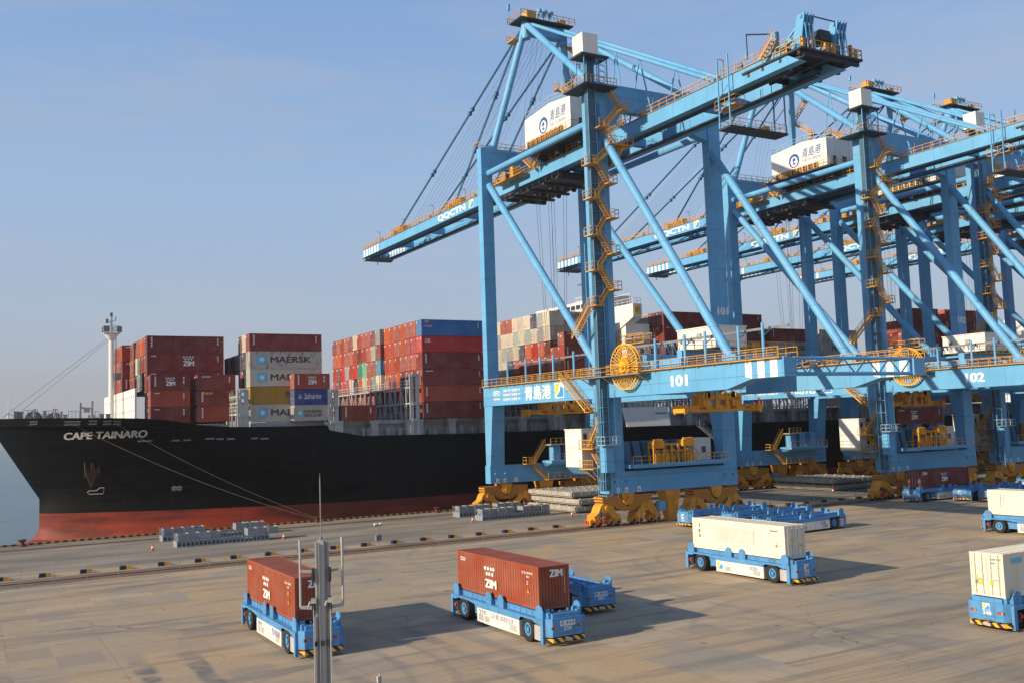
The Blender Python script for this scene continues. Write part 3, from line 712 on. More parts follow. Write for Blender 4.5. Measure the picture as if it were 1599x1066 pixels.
    for x in (-3.6, -2.0, .2, 1.4, 4.6, 5.5): m.box(x, x+.3, -33.3, -32.9, 58, 59.3+.4*(int(x*3) % 2))
    for x in (-3.4, -1, 2, 4.4): m.box(x, x+.7, -30.5, -29.4, 58, 58.7+.3*(int(x) % 2))
    m.flight((-4.9, -27.6, 58.2), (-4.9, -30.0, 60.2), (1, 0, 0), .7)
    m.m = 2
    for xc in (-2.5, 3.1):
        for dx in (-.75, -.25, .3, .75):
            m.prism([(xc+dx, -32.6, 58), (xc+dx, -31.0, 58), (xc+dx, -31.6, 60.2), (xc+dx, -32.3, 62.4), (xc+dx, -33.5, 62.4), (xc+dx, -33.0, 60.2)], (.18, 0, 0))
        m.bar((xc-.9, -28.0, 58), (xc-.3, -32.2, 61.6), .22); m.bar((xc+.9, -28.0, 58), (xc+.4, -32.2, 61.6), .22)
        for dx in (-.55, .1, .65): m.bar((xc+dx, -33.6, 58), (xc+dx, -33.3, 61.2), .1)
        m.tube((xc-.9, -32.9, 62.1), (xc+1.0, -32.9, 62.1), .26, 10); m.tube((xc-1, -31.6, 58.9), (xc+1.1, -31.6, 58.9), .45, 14)
    m.bar((-3.4, -26, 58.4), (-3.4, -31.6, 59.6), .6, .5); m.box(-4.1, -3.4, -29.4, -28.6, 58.1, 61.4)
    m.m = 0; m.box(.2, 2.0, -32.6, -30.5, 59.9, 61.2); m.bar((-2.4, -33.1, 62.3), (3.0, -33.1, 62.3), .12); m.box(1.0, 1.6, -27, -25.6, 58, 60)
    m.bar((-6.6, -27, 61.4), (-3.6, -28.6, 61.4), .14); m.bar((-6.5, -27, 58.6), (-6.5, -27, 61.4), .1)
    m.build('rear_platform', [DARK, YEL, BLUE], C)
    m = MB()
    for x, y in ((-4.8, -19.6), (-4.8, -21.6), (4.9, -19.6), (4.9, -21.6)): m.bar((x, y, 51.8), (x, y, 58.4 if x > 0 else 61.2), .16)
    for z in (53.8, 55.8): m.bar((4.9, -19.6, z), (4.9, -21.6, z+1.5), .08); m.bar((-4.8, -19.6, z), (-4.8, -21.6, z+1.5), .08)
    m.m = 1; m.box(-5, 5.1, -21.8, -19.4, 51.55, 51.8); m.m = 2
    m.rail([(-4.7, -21.7, 51.8), (5, -21.7, 51.8), (5, -19.5, 51.8), (-4.7, -19.5, 51.8)], 1.1, 1.4, .06); m.box(1.6, 2.6, -21, -20, 51.8, 52.6)
    m.deck(-4.6, -2.9, -22.4, -18.6, 54.6, .12); m.rail([(-4.6, -22.4, 54.6), (-2.9, -22.4, 54.6)], 1.1, .8, .06); m.rail([(-4.6, -18.6, 54.6), (-4.6, -22.4, 54.6)], 1.1, .9, .06)
    m.build('hanging_platform', [BLUE, DARK, YEL], C)
    # --- zigzag stair and lift on the landside leg
    m = MB(); YS = -2.25
    L = [(-13.5, 30.6), (-10.4, 32.9), (-13.6, 35.5), (-10.4, 38.0), (-13.6, 40.5), (-10.4, 43.1), (-13.6, 45.7), (-10.4, 48.1), (-13.6, 50.6)]
    for i, ((xa, za), (xb, zb)) in enumerate(zip(L, L[1:])):
        yy = YS-.5 if i % 2 else YS+.45
        s = 1 if xb > xa else -1
        m.flight((xa+s*.7, yy, za), (xb-s*.7, yy, zb), (0, 1, 0), .8)
    for x, z in L:
        m.deck(x-.75, x+.75, YS-1.05, YS+.95, z, .14); xo = x-.72 if x < -12 else x+.72
        m.rail([(x+(.6 if x < -12 else -.6), YS-1.0, z), (xo, YS-1.0, z), (xo, YS+.9, z)], 1.15, .8, .07)
    m.flight((-14.3, YS, 30.6), (-14.3, YS+4.6, 26.4), (1, 0, 0), .9)
    m.flight((-12.9, YS, 50.6), (-10.2, YS, 52.9), (0, 1, 0), .8); m.flight((-9.6, YS, 50.9), (-7.6, YS, 54.0), (0, 1, 0), .8)
    m.deck(-10.6, -6.4, YS-.8, YS+1.6, 53.9, .14); m.rail([(-10.6, YS-.8, 53.9), (-6.4, YS-.8, 53.9)], 1.1, 1, .06)
    m.flight((-8.9, YS, 53.9), (-11.2, YS, 56.2), (0, 1, 0), .8); m.deck(-12.2, -10.6, YS-.8, YS+.9, 56.2, .14); m.rail([(-12.2, YS-.8, 56.2), (-10.6, YS-.8, 56.2)], 1.1, .8, .06)
    m.flight((-10.8, YS+.2, 56.2), (-8.0, YS+.2, 59.2), (0, 1, 0), .8); m.deck(-8.2, -6.6, YS-.8, YS+1, 59.2, .14); m.rail([(-8.2, YS-.8, 59.2), (-6.6, YS-.8, 59.2), (-6.6, YS+1, 59.2)], 1.1, .8, .06)
    m.flight((-7.6, YS+.2, 59.2), (-9.6, YS+.2, 61.9), (0, 1, 0), .8)
    m.build('leg_stair', YEL, C)
    m = MB(); m.m = 1; m.deck(-14.9, -9.2, -3.7, -1.16, 62.0, .16); m.m = 0
    m.rail([(-14.8, 1.9, 62), (-14.8, -3.6, 62), (-9.3, -3.6, 62)], 1.15, 1.2, .08)
    m.m = 1; m.deck(-14.9, -12.1, -1.16, 2.0, 62.0, .16)
    m.m = 0; m.flight((-13.8, 2.0, 62), (-13.6, 4.2, 63.6), (1, 0, 0), .8); m.deck(-14.4, -13, 4.2, 5.4, 63.6, .1); m.rail([(-14.3, 5.3, 63.6), (-14.3, 4.2, 63.6)], 1.1, .6, .07)
    m.m = 2
    for x in (-14.3, -12.2, -10.4):
        for y in (-2.9, -.9): m.bar((x, y, 62), (x, y, 66.2), .12)
    for k in range(5): m.bar((-12.2, -2.9, 62+k*.9), (-10.4, -2.9, 62.9+k*.9), .06); m.bar((-10.4, -2.9, 62+k*.9), (-12.2, -2.9, 62.9+k*.9), .06); m.bar((-12.2, -2.9, 62.4+k*.9), (-10.4, -2.9, 62.4+k*.9), .06)
    m.build('top_platform', [YEL, DARK, BLUE], C)
    m = MB(); m.box(-14.6, -12.0, -3.2, -.6, 66.4, 69.4); b = m.build('lift_machine_house', WHITE, C)
    m = MB(); m.box(-15.0, -10.3, -3.4, -.4, 66.1, 66.39); m.build('house_base', DARK, b)
    m = MB(); m.box(-13.2, -12.02, -1.9, -1.0, 5, 66.0); m.build('lift_shaft', paint('lift shaft blue grey', (.05, .12, .18), .55, .3), C)
    m = MB()
    for x in (-13.3, -12.0): m.bar((x, -2.0, 5), (x, -2.0, 66), .07)
    for k in range(30): m.bar((-13.35, -2.02, 6+k*2), (-11.95, -2.02, 6+k*2), .05)
    for x, r in ((-11.6, .1), (-11.2, .07), (-10.9, .09)): m.tube((x, -1.4, 7), (x, -1.4, 60), r, 6)
    for k in range(12): m.bar((-11.8, -1.3, 8+k*4.6), (-10.7, -1.3, 8+k*4.6), .1)
    m.build('pipe_run', BLUE, C)
    m = MB()                                                                # lattice cage round the foot of the lift
    for x in (-13.9, -11.9):
        for y in (-3.4, -1.6): m.bar((x, y, 4.2), (x, y, 19), .07)
    for k in range(7):
        z = 4.5+k*2; m.bar((-13.9, -3.4, z), (-11.9, -3.4, z), .05); m.bar((-13.9, -3.4, z), (-13.9, -1.6, z), .05); m.bar((-13.9, -3.4, z), (-11.9, -3.4, z+2), .035)
    m.box(-13.8, -12.5, -3.6, -2.2, 7.6, 11.2)
    m.build('lift_cage', BLUE, C)
    m = MB(); m.box(-14.6, -12.0, -4.6, -2.8, 11.3, 11.4); m.rail([(-14.6, -2.8, 11.4), (-14.6, -4.6, 11.4), (-12, -4.6, 11.4), (-12, -2.8, 11.4)], 1.1, .9, .08)
    m.build('landing_platform', PALEB, C)
    # --- white cabin by the leg
    m = MB(); m.box(-13.6, -11.76, 2.6, 6.9, 8.2, 13.5); m.box(-13.7, -11.77, 2.4, 7.0, 13.5, 13.65)
    cb = m.build('electrical_cabin', WHITE, C)
    m = MB(); m.box(-13.62, -13.6, 2.58, 6.92, 10.8, 10.88); m.box(-13.4, -12.6, 2.59, 2.599, 11.3, 13.1); m.m = 1; m.box(-13.25, -12.75, 2.57, 2.585, 12.1, 12.9)
    m.build('cabin_door', [LGREY, GLASS], cb)
    m = MB(); m.m = 1; m.hexa([(-12.4, 2.6, 7.2), (-11.76, 2.6, 7.2), (-11.76, 6.9, 7.2), (-12.4, 6.9, 7.2), (-13.6, 2.6, 8.19), (-11.76, 2.6, 8.19), (-11.76, 6.9, 8.19), (-13.6, 6.9, 8.19)])
    m.m = 0
    for z in (8.1, 10.9):
        m.deck(-14.2, -11.8, -.9, 2.55, z, .16); m.rail([(-14.1, 2.5, z), (-14.1, -.8, z), (-11.9, -.8, z)], 1.15, .7, .07)
    m.flight((-12.3, -.2, 8.1), (-12.3, 2.2, 10.9), (1, 0, 0), .7); m.flight((-12.6, 2.2, 10.9), (-12.6, -.6, 14.4), (1, 0, 0), .7)
    m.bar((-13.8, 0, 8), (-12.2, .6, 6.4), .12); m.bar((-13.8, 2.2, 8), (-12.2, 1.4, 6.4), .12)
    m.build('cabin_platform', [YEL, BLUE], C)
    # --- pin handling platform on the landside sill
    m = MB(); m.deck(-8.8, 9.0, -2.9, 3.4, 8.4, .5); m.build('sill_platform', BLUE, C)
    m = MB(); m.rail([(-8.7, -2.8, 8.4), (8.9, -2.8, 8.4)], 1.15, 1.5, .08); m.rail([(-8.7, 3.3, 8.4), (8.9, 3.3, 8.4)], 1.15, 1.5, .07); m.build('platform_railing', YEL, C)
    m = MB(); X0 = -4.6
    m.box(X0, X0+1.9, -2.3, -.9, 10.5, 11.5); m.box(X0+5.3, X0+7.4, -2.3, -.9, 10.7, 11.6); m.bar((X0, -1.6, 11.0), (X0+7.4, -1.6, 11.0), .35, .3)
    for k in range(4): m.box(X0+.15+k*.45, X0+.4+k*.45, -2.2, -1.9, 11.5, 11.8); m.box(X0+5.5+k*.48, X0+5.8+k*.48, -2.2, -1.9, 11.6, 11.9)
    for x in (0, 1.8, 3.2, 4.4, 5.6, 7.2):
        m.bar((X0+x, -2.2, 8.4), (X0+x, -2.2, 11), .2); m.bar((X0+x, -1.0, 8.4), (X0+x, -1.0, 11), .18); m.bar((X0+x, -2.2, 10.6), (X0+x+.9, -2.2, 9.6), .12)
    for x in (.4, .9, 1.4, 2.4, 6, 6.6): m.box(X0+x, X0+x+.3, -2.3, -1.6, 8.4, 9.8)
    m.tube((X0+2.4, -1.8, 8.4), (X0+2.4, -1.8, 10.2), .35, 10); m.tube((X0+6.4, -1.8, 8.4), (X0+6.4, -1.8, 10.4), .3, 10)
    m.bar((X0, -2.2, 9.2), (X0+7.4, -2.2, 9.2), .12); m.bar((X0, -2.2, 10.1), (X0+7.4, -2.2, 10.1), .12)
    m.build('twist_lock_rack', YELD, C)
    m = MB()
    for k in range(7):
        x = -8.2+k*1.75; m.hexa([(x, -.4, 8.4), (x+1.2, -.4, 8.4), (x+1.2, 1.8, 8.4), (x, 1.8, 8.4), (x-.35, -.1, 11.6), (x+.9, -.1, 11.6), (x+.9, 1.6, 11.6), (x-.35, 1.6, 11.6)])
    m.build('container_guide', STAYM, C)
    m = MB(); m.box(4.6, 8.0, .2, 2.8, 8.41, 11.7); cb2 = m.build('control_cabin', WHITE, C)
    m = MB(); m.box(6.2, 7.0, .18, .195, 9.5, 10.4); m.build('cabin_window', GLASS, cb2)
    # --- waterside platform
    m = MB(); m.deck(-1.5, 8.8, 30.4, 33.7, 8.2, .45)
    m.hexa([(-1, 32.6, 7.2), (8, 32.6, 7.2), (8, 33.7, 7.2), (-1, 33.7, 7.2), (-1.5, 30.5, 7.75), (8.8, 30.5, 7.75), (8.8, 33.7, 7.75), (-1.5, 33.7, 7.75)])
    for x in (-.4, 2.2, 5.2): m.box(x, x+1.5, 31.6, 33.0, 8.2, 10.9)
    for x in (3.9, 4.4, 4.8, 7.1, 7.6): m.bar((x, 31.6, 8.2), (x, 31.6, 10.8), .12)
    m.box(-.8, 7.6, 31.5, 33.1, 10.9, 11.0)
    m.build('waterside_platform', BLUE, C)
    m = MB(); m.rail([(-1.4, 30.5, 8.2), (8.7, 30.5, 8.2)], 1.1, 1.3, .08); m.flight((-3.6, 33.2, 7.7), (-1.2, 33.2, 10.9), (0, 1, 0), .8)
    m.deck(-1.2, 2.0, 31, 33.6, 10.9, .12); m.rail([(-1.2, 31, 10.9), (2, 31, 10.9)], 1.1, 1, .08)
    m.deck(-5.4, -3.6, 32.4, 33.7, 7.8, .12); m.rail([(-5.4, 33.6, 7.8), (-5.4, 32.4, 7.8), (-3.6, 32.4, 7.8)], 1.1, .8, .08)
    m.flight((-1.0, 33.0, 4.9), (-4.2, 33.0, 7.8), (0, 1, 0), .8); m.deck(-1.2, 7.0, 32.2, 33.6, 4.9, .12); m.rail([(-1.2, 32.2, 4.9), (7, 32.2, 4.9)], 1.1, 1.2, .08)
    m.flight((9.4, 33.0, 2.0), (6.8, 33.0, 4.9), (0, 1, 0), .8)
    m.build('waterside_stair', YEL, C)
    # --- bogies and tie-downs
    for y in (.12, 35.1):
        crane_bogie(C, -8.6, y, 1); crane_bogie(C, 7.6, y, -1)
        m = MB(); m.hexa([(-1.0, y-.6, .25), (.3, y-.6, .25), (.3, y+.6, .25), (-1.0, y+.6, .25), (-1.9, y-1.1, 4.6), (.9, y-1.1, 4.6), (.9, y+1.1, 4.6), (-1.9, y+1.1, 4.6)])
        m.box(-1.3, .6, y-.7, y+.7, .03, .3); m.m = 1; m.box(-3.2, -2.0, y-1.2, y-.4, 1.6, 3.0)
        m.build('storm_anchor', [YELD, BLUE], C)
    # --- portal trolley with its white house
    m = MB()
    for y in (-7.6, -15.0): m.box(-9.6, 9.6, y-.5, y+.5, 22.3, 23.4)
    for x in (-10.2, 10.2): m.box(x-.4, x+.4, -16.5, -6, 21.35, 22.3)
    m.box(-4, 3, -14.5, -8.1, 23.1, 23.4)
    for x in (-7.5, -6, -4.8): m.bar((x, -7.6, 23.4), (x, -7.6, 25.0), .15); m.bar((x, -7.6, 25), (x+1, -7.6, 23.4), .1)
    m.m = 1; m.rail([(-9.5, -16.2, 23.4), (9.5, -16.2, 23.4)], 1.1, 1.5, .08); m.rail([(-9.5, -6.4, 23.4), (9.5, -6.4, 23.4)], 1.1, 1.5, .08)
    m.deck(-9.5, 9.5, -16.3, -15.5, 23.4, .1); m.deck(-9.5, 9.5, -7.1, -6.3, 23.4, .1)
    m.deck(-9.4, -8, -7.3, .8, 25.2, .12); m.rail([(-9.4, .8, 25.2), (-9.4, -7.3, 25.2)], 1.2, 1.9, .09); m.rail([(-8, .8, 25.2), (-8, -7.3, 25.2)], 1.2, 1.9, .09)
    m.box(4, 5.5, -14, -12.5, 23.4, 24.6); m.box(6.5, 7.5, -10, -8, 23.4, 24.4)
    m.build('portal_trolley', [BLUE, YEL], C)
    m = MB(); m.box(-3.5, 2.0, -15.1, -7.3, 23.9, 26.6); m.box(-3.62, 2.12, -15.22, -7.18, 26.6, 26.75)
    th = m.build('trolley_house', WHITE, C)
    m = MB(); m.box(-3.52, -3.504, -9.2, -8.3, 24, 25.9); m.m = 1; m.box(-3.53, -3.505, -9.0, -8.5, 24.9, 25.6); m.m = 0; m.box(-3.75, -3.51, -12.4, -11.6, 25.2, 25.9)
    m.build('house_door', [LGREY, GLASS], th)
    m = MB()
    for x in (-1.6, 1.6):
        for y in (-12.2, -9.8): m.tube((x, y, 22.3), (x, y, 17.6), .05, 5, cap=False)
    m.build('hoist_rope', DARK, C)
    # --- lettering on the near portal beam and boom
    text('青島港', 8.0, 2.25, face_nx(-11.7, 21.4, 18.35), CREAM, pn, bold=.03)
    flag_logo(face_nx(-11.704, 12.3, 18.35), 2.3, pn)
    for i, s in enumerate(('海侧门框下起重量 40T', '海侧吊具下起重量 70T', '陆侧吊具下起重量 50T')):
        text(s, 5.7, .46, face_nx(-11.7, 28.5, 20.0-i*.72), CREAM, pn, bold=.02)
    o = flat([(1.3+1.3*cos(t*pi/14), .45+.45*sin(t*pi/14)) for t in range(28)], face_nx(-11.702, 32.1, 19.45), CREAM, pn, 'emblem')
    flat([(1.3+1.15*cos(t*pi/14), .45+.34*sin(t*pi/14)) for t in range(28)], face_nx(-11.702, 32.1, 19.45), BLUE, o, 'emblem_mark', .012)
    text('ZPMC', 1.7, .42, face_nx(-11.715, 31.65, 19.69), CREAM, pn, bold=.04)
    text('上海振华重工', 2.7, .42, face_nx(-11.7, 32.15, 18.75), CREAM, pn, bold=.02)
    text('QQCTN', 12.8, 1.45, face_nx(-4.05, 68.0, 56.85), CREAM, gn, bold=.05)
    flag_logo(face_nx(-4.054, 53.6, 56.9), 1.62, gn)
    return C, pn
def crane_number(C, num):
    text(num, 3.3, 1.45, face_nx(-11.7, -15.6 if num != '102' else -16.9, 18.65), CREAM, C, 'crane_number', .045)
    text(num, 2.15, 1.2, face_ny(9.5, -1.15, 30.0), CREAM, C, 'crane_number', .045)
crane1, _pn = build_crane()
cranes = [(crane1, 0)]
for dx in (56.6, 87.2, 115.6, 146.5):
    c = copy_tree(crane1); c.location.x = CX+dx; cranes.append((c, dx))
LBL = ['blue quay crane numbered 101, nearest and standing whole in view', 'blue quay crane numbered 102, second along the quay from the ship bow',
       'third blue quay crane along the quay, directly behind crane 102', 'fourth blue quay crane along the quay, mostly hidden behind the nearer two',
       'farthest blue quay crane, only its boom tip showing low at the right']
for i, ((c, dx), l) in enumerate(zip(cranes, LBL)):
    c['label'] = l; crane_number(c, str(101+i))

# --- spreaders
def build_spreader():
    s = thing('container_spreader', 'x', 'spreader', (0, 0, 0), 0, 'yellow container spreaders hanging from the cranes')
    m = MB(); m.box(-4.2, 4.2, -.6, .6, .0, .95); m.box(-6.9, -4.2, -.5, .5, .1, .85); m.box(4.2, 6.9, -.5, .5, .1, .85)
    for x in (-6.9, 6.3): m.box(x, x+.6, -1.2, 1.2, -.05, .95)
    for x in (-6.8, 6.6):
        for y in (-1.15, .95): m.box(x, x+.25, y, y+.2, -.25, .1)
    m.box(-1.2, 1.2, -.7, .7, .0, .95); m.build('spreader_frame', YELD, s)
    m = MB()
    m.box(-3.4, 2.7, -.9, .9, 1.6, 2.2); m.box(-3.6, -2.2, -1.2, 1.2, .75, 1.6); m.box(1.6, 2.9, -1.2, 1.2, .75, 1.6)
    for x in (-2.6, 2.0):
        for y in (-.8, .8): m.tube((x, y-.2, 2.25), (x, y+.2, 2.25), .5, 12)
        m.box(x-.9, x+.9, -.25, .25, 1.95, 2.5); m.prism([(x-1.2, -1.0, 1.9), (x-.3, -1.0, 2.7), (x+.3, -1.0, 2.7), (x+1.2, -1.0, 1.9)], (0, .15, 0))
    
    for x in (-3.1, -1.4, .4, 2.1): m.box(x, x+.6, -1.25, -.9, .5, 1.5); m.tube((x+.3, -1.0, 1.5), (x+.3, -1.0, 2.6), .14, 8)
    for x in (-3.9, 3.1): m.box(x, x+.5, -.8, .8, .95, 2.4)
    m.bar((-3.7, -.7, 2.3), (3.4, -.7, 2.3), .2); m.build('headblock', YELD, s)
    m = MB(); m.box(6.62, 6.95, -1.25, -.9, .7, 1.15); m.tube((6.8, -1.0, 1.1), (6.5, -1.0, 1.75), .12, 8); m.build('red_flipper', REDP, s)
    text('ZPMC', 1.3, .28, face_ny(-3.9, -.605, .3), DLET, s); text('QQCTN', 1.3, .36, face_ny(1.6, -.605, .3), DLET, s); text('ZPMC', 1.3, .32, face_ny(4.5, -.505, .28), DLET, s)
    return s
sp = build_spreader(); spots = [(0, -11, 15.4, 'yellow spreader hanging under the white trolley house beside the number 101'),
    (0, 29.8, 16.1, 'yellow spreader hanging under the lettered beam of crane 101, in front of the ship'),
    (56.6, 2, 15.4, 'yellow spreader under crane 102 gripping a red container')]
for i, (dx, y, z, l) in enumerate(spots):
    o = sp if i == 0 else copy_tree(sp); o.location = (CX+dx, CY+y, z); o['label'] = l

# ---------------------------------------------------------------- container ship
SX, SY, SZ = 160., 180., 0.
B_ = 23.3
NAME_X0, NAME_X1, NAME_Z = 14.2, 25.2, 14.55
DASHES = [(24, 26, 14), (28.7, 29.8, 13.9), (30.3, 31.4, 13.9), (33.5, 34.9, 14), (35.2, 36.3, 13.9), (36.8, 38, 13.85), (40.6, 41.7, 13.8), (42.1, 43.4, 13.7)]
CHOCKS = [(10.1, 17.35), (14.6, 17.1), (15.6, 17.05), (17.7, 17.05), (19.6, 16.95), (20.9, 16.9)]
BOWSYM = (30.3, 6.2); BULBSYM = (19.6, 6.1); ANCHOR = (18.2, 10.2)
def lerp(x, pts):
    for (a, fa), (b, fb) in zip(pts, pts[1:]):
        if x <= b: return fa+(fb-fa)*max(0, (x-a)/(b-a))
    return pts[-1][1]
def stem(z): return lerp(z, [(-8, 9), (-4.5, 4.5), (-3, 6.5), (-1.5, 10.8), (0, 11.7), (5, 11.7), (14.5, 5.9), (19, 3.2)])
def runl(z): return lerp(z, [(-8, 70), (-4, 66), (3, 56), (5, 52), (12, 33), (17, 23), (19, 21)])
def halfb(x, z):
    t = max(0., min(1., (x-stem(z))/runl(z))); return B_*(sin(pi/2*t)**.8)
def ztop(x): return lerp(x, [(3, 18.35), (26, 17.35), (29.5, 16.6), (34, 15.8), (44, 15.55), (52.85, 15.55), (53.0, 13.6), (84, 13.25), (400, 13.25)])
def hull_y(x, z): return SY-halfb(x, z)
def build_ship():
    T = thing('container_ship', 'black hulled container ship with red boot, moored along the quay edge', 'ship', (SX, SY, SZ))
    O = Vector((SX, SY, SZ))
    def part(m, name, mats, parent=None, smooth=False):
        m.v = [tuple(Vector(v)-O) for v in m.v]; return m.build(name, mats, parent or T, smooth)
    ss = [0, .004, .015, .03, .05, .08, .12, .16, .21, .26, .31, .37, .43, .49, .55, .6, .642, .6455, .72, .8, .9, 1.0]
    zl = [-8, -6, -4.5, -3.8, -3, -2.2, -1.5, -.5, .5, 2, 3.24, 3.26, 5, 7, 9, 11, 12.6]
    m = MB(); st = []
    for s in ss:
        row = []
        for z in zl+['m', 't']:
            xt = 3.6*(1-s)+80*s; zt = ztop(xt)
            zz = zt if z == 't' else (12.6+.5*(zt-12.6) if z == 'm' else z)
            x = stem(zz)*(1-s)+80*s; row.append((x, halfb(x, zz), zz))
        st.append(row)
    for x in (150, 220, 290, 330):
        st.append([(x, B_*(1 if x < 320 else .8), zz if zz < 12.7 else ztop(x) if zz > 13 else 12.9) for (_, _, zz) in st[-1]])
    n = len(st[0]); base = {}
    for sd_ in (-1, 1):
        for i, row in enumerate(st):
            for j, (x, h, z) in enumerate(row): base[sd_, i, j] = len(m.v); m.v.append((x, SY+sd_*h, z))
        for i in range(len(st)-1):
            for j in range(n-1):
                q = [base[sd_, i, j], base[sd_, i+1, j], base[sd_, i+1, j+1], base[sd_, i, j+1]]
                m.f.append(tuple(q if sd_ < 0 else q[::-1])); m.mi.append(0)
    i = len(st)-1
    for j in range(n-1): m.f.append((base[-1, i, j], base[1, i, j], base[1, i, j+1], base[-1, i, j+1])); m.mi.append(0)
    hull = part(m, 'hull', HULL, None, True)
    m = MB()
    for i in range(len(st)-1):
        a, b = st[i][-1], st[i+1][-1]; da = 1.2 if a[0] < 52.9 else .04; db = 1.2 if b[0] <= 52.9 else .04
        ya, yb = max(0, a[1]-.15), max(0, b[1]-.15)
        m.poly([(a[0], SY-ya, a[2]-da), (b[0], SY-yb, b[2]-db), (b[0], SY+yb, b[2]-db), (a[0], SY+ya, a[2]-da)])
    part(m, 'deck', SHIPG)
    # bulwark rail cap in worn black, hull marks
    def wrap(me_obj, f):
        for v in me_obj.data.vertices:
            x, z = v.co.x, v.co.z; v.co = Vector((x, hull_y(x, z)-.04, z))-O
    def hull_text(s, x0, x1, z0, h, mat, bold=.03, name='lettering'):
        me0, a, b, c, d = text_mesh(s, mat, bold, 0); me = me0.copy(); me.name = name
        for v in me.vertices:
            x = x0+(v.co.x-a)*(x1-x0)/(b-a); z = z0+(v.co.y-c)*h/(d-c); v.co = Vector((x, hull_y(x, z)-.05-v.co.z*4, z))-O
        me.materials.clear(); me.materials.append(mat); obj(name, me, hull)
    SHIPN = paint('ship name paint', (.62, .61, .57), .6, .15, (.1, .1, .1), .3)
    SHIPT = paint('hull mark paint', (.22, .22, .21), .6, .2, (.1, .1, .1), .5)
    hull_text('CAPE TAINARO', NAME_X0, NAME_X1, NAME_Z, 1.12, SHIPN, .045, 'ship_name')
    m = MB()
    def hp(x, z, o=.05): return Vector((x, hull_y(x, z)-o, z))
    for x0, x1, z in DASHES:
        m.poly([hp(x0, z-.12), hp(x1, z-.12), hp(x1, z+.12), hp(x0, z+.12)])
    part(m, 'draught_mark', SHIPT, hull)
    m = MB()
    for x, z in CHOCKS:
        m.poly([hp(x-.5, z-.18, .03), hp(x+.5, z-.18, .03), hp(x+.5, z+.18, .03), hp(x-.5, z+.18, .03)])
        m.bar(hp(x-.55, z-.25, .06), hp(x+.55, z-.25, .06), .1); m.bar(hp(x-.55, z+.25, .06), hp(x+.55, z+.25, .06), .1)
    part(m, 'mooring_chock', DARK, hull)
    # thruster symbols
    for dx_ in (0, .74):
        m = MB(); x, z = BOWSYM; x += dx_
        for k in range(18):
            t0, t1 = 2*pi*k/18, 2*pi*(k+1)/18; m.bar(hp(x+.34*cos(t0), z+.34*sin(t0)), hp(x+.34*cos(t1), z+.34*sin(t1)), .08)
        m.bar(hp(x-.24, z-.24), hp(x+.24, z+.24), .08); m.bar(hp(x-.24, z+.24), hp(x+.24, z-.24), .08)
        part(m, 'hull_symbol', SHIPT, hull)
    m = MB()
    x, z = BULBSYM
    pts = [(-1.1, -.4), (.9, -.4), (.9, .6), (.3, .6), (-.1, .15), (-1.1, .15), (-1.35, -.12), (-1.1, -.4)]
    for (a, b), (c, d) in zip(pts, pts[1:]): m.bar(hp(x+a, z+b), hp(x+c, z+d), .1)
    part(m, 'hull_symbol', SHIPT, hull)
    # anchor in its pocket
    ax, az = ANCHOR; ay = hull_y(ax, az)
    m = MB(); m.ring((ax+.3, ay-.15, az+1.4), (.3, -1, -.25), 0.0, 1.15, .2, 20); part(m, 'anchor_pocket', HULL, hull)
    m = MB(); P = lambda dx, dz, o=.75: Vector((ax+dx*.62, ay-o, az+dz*1.1))
    m.bar(P(.2, 1.9, .4), P(.75, -.9, .8), .45); m.bar(P(-.9, -1.2, .8), P(2.1, -.6, .6), .6, .6)
    m.hexa([P(-1.2, -1.5, 1), P(-.5, -1.6, 1), P(-.5, -1.6, .5), P(-1.2, -1.5, .5), P(-1.5, .7, 1.1), P(-1.25, .7, 1.1), P(-1.25, .7, .7), P(-1.5, .7, .7)])
    m.hexa([P(1.5, -1.2, 1), P(2.3, -.9, 1), P(2.3, -.9, .5), P(1.5, -1.2, .5), P(1.9, 1.0, 1), P(2.1, 1.0, 1), P(2.1, 1, .7), P(1.9, 1, .7)])
    m.hexa([P(-.8, -1.5, 1), P(1.6, -1.1, 1), P(1.6, -1.1, .5), P(-.8, -1.5, .5), P(.1, -2.9, .9), P(.3, -2.9, .9), P(.3, -2.9, .6), P(.1, -2.9, .6)])
    part(m, 'anchor', RUSTM)
    # forecastle gear
    m = MB(); m.box(24.4, 24.7, 165.5, 203, 15.9, 22.4);
    bw = part(m, 'breakwater', SHIPW)
    m = MB()
    for k in range(18):
        for z in (18.6, 20.9): m.box(24.38, 24.395, 166.6+k*2, 166.85+k*2, z, z+.5)
    part(m, 'drain_hole', DARK, bw)
    m = MB(); m.tube((22.5, 178, 16), (22.5, 178, 31.8), .45, 14, .42); m.tube((22.5, 178, 31.2), (22.5, 178, 32.2), .5, 14, 1.2)
    m.deck(21.2, 23.8, 176.8, 179.2, 32.4, .16); m.bar((22.5, 178, 32.4), (22.5, 178, 35.2), .35); m.bar((21.9, 178, 34.2), (23.2, 178, 34.6), .14); m.bar((23.2, 178, 34.6), (23.2, 178, 35.3), .2)
    mast = part(m, 'foremast', SHIPW, None, False)
    m = MB(); m.rail([(21.2, 176.8, 32.4), (23.8, 176.8, 32.4), (23.8, 179.2, 32.4), (21.2, 179.2, 32.4), (21.2, 176.8, 32.4)], 1.1, .8, .07)
    m.box(21.1, 22.0, 176.4, 177, 32.5, 33.4); m.box(23.2, 24.0, 176.4, 177, 32.5, 33.4); m.box(22.3, 22.7, 177.8, 178.2, 35.2, 35.9); m.box(21.6, 22, 177.8, 178.2, 34.1, 34.8)
    for k in range(26): m.bar((23.25, 177.8, 18+k*.55), (23.25, 178.3, 18+k*.55), .05)
    m.bar((23.25, 177.75, 17), (23.25, 177.75, 32), .06); m.bar((23.25, 178.35, 17), (23.25, 178.35, 32), .06); m.box(22.9, 23.9, 177, 177.8, 24.4, 25.6)
    part(m, 'mast_light', MGREY, mast)
    rnd = random.Random(4)
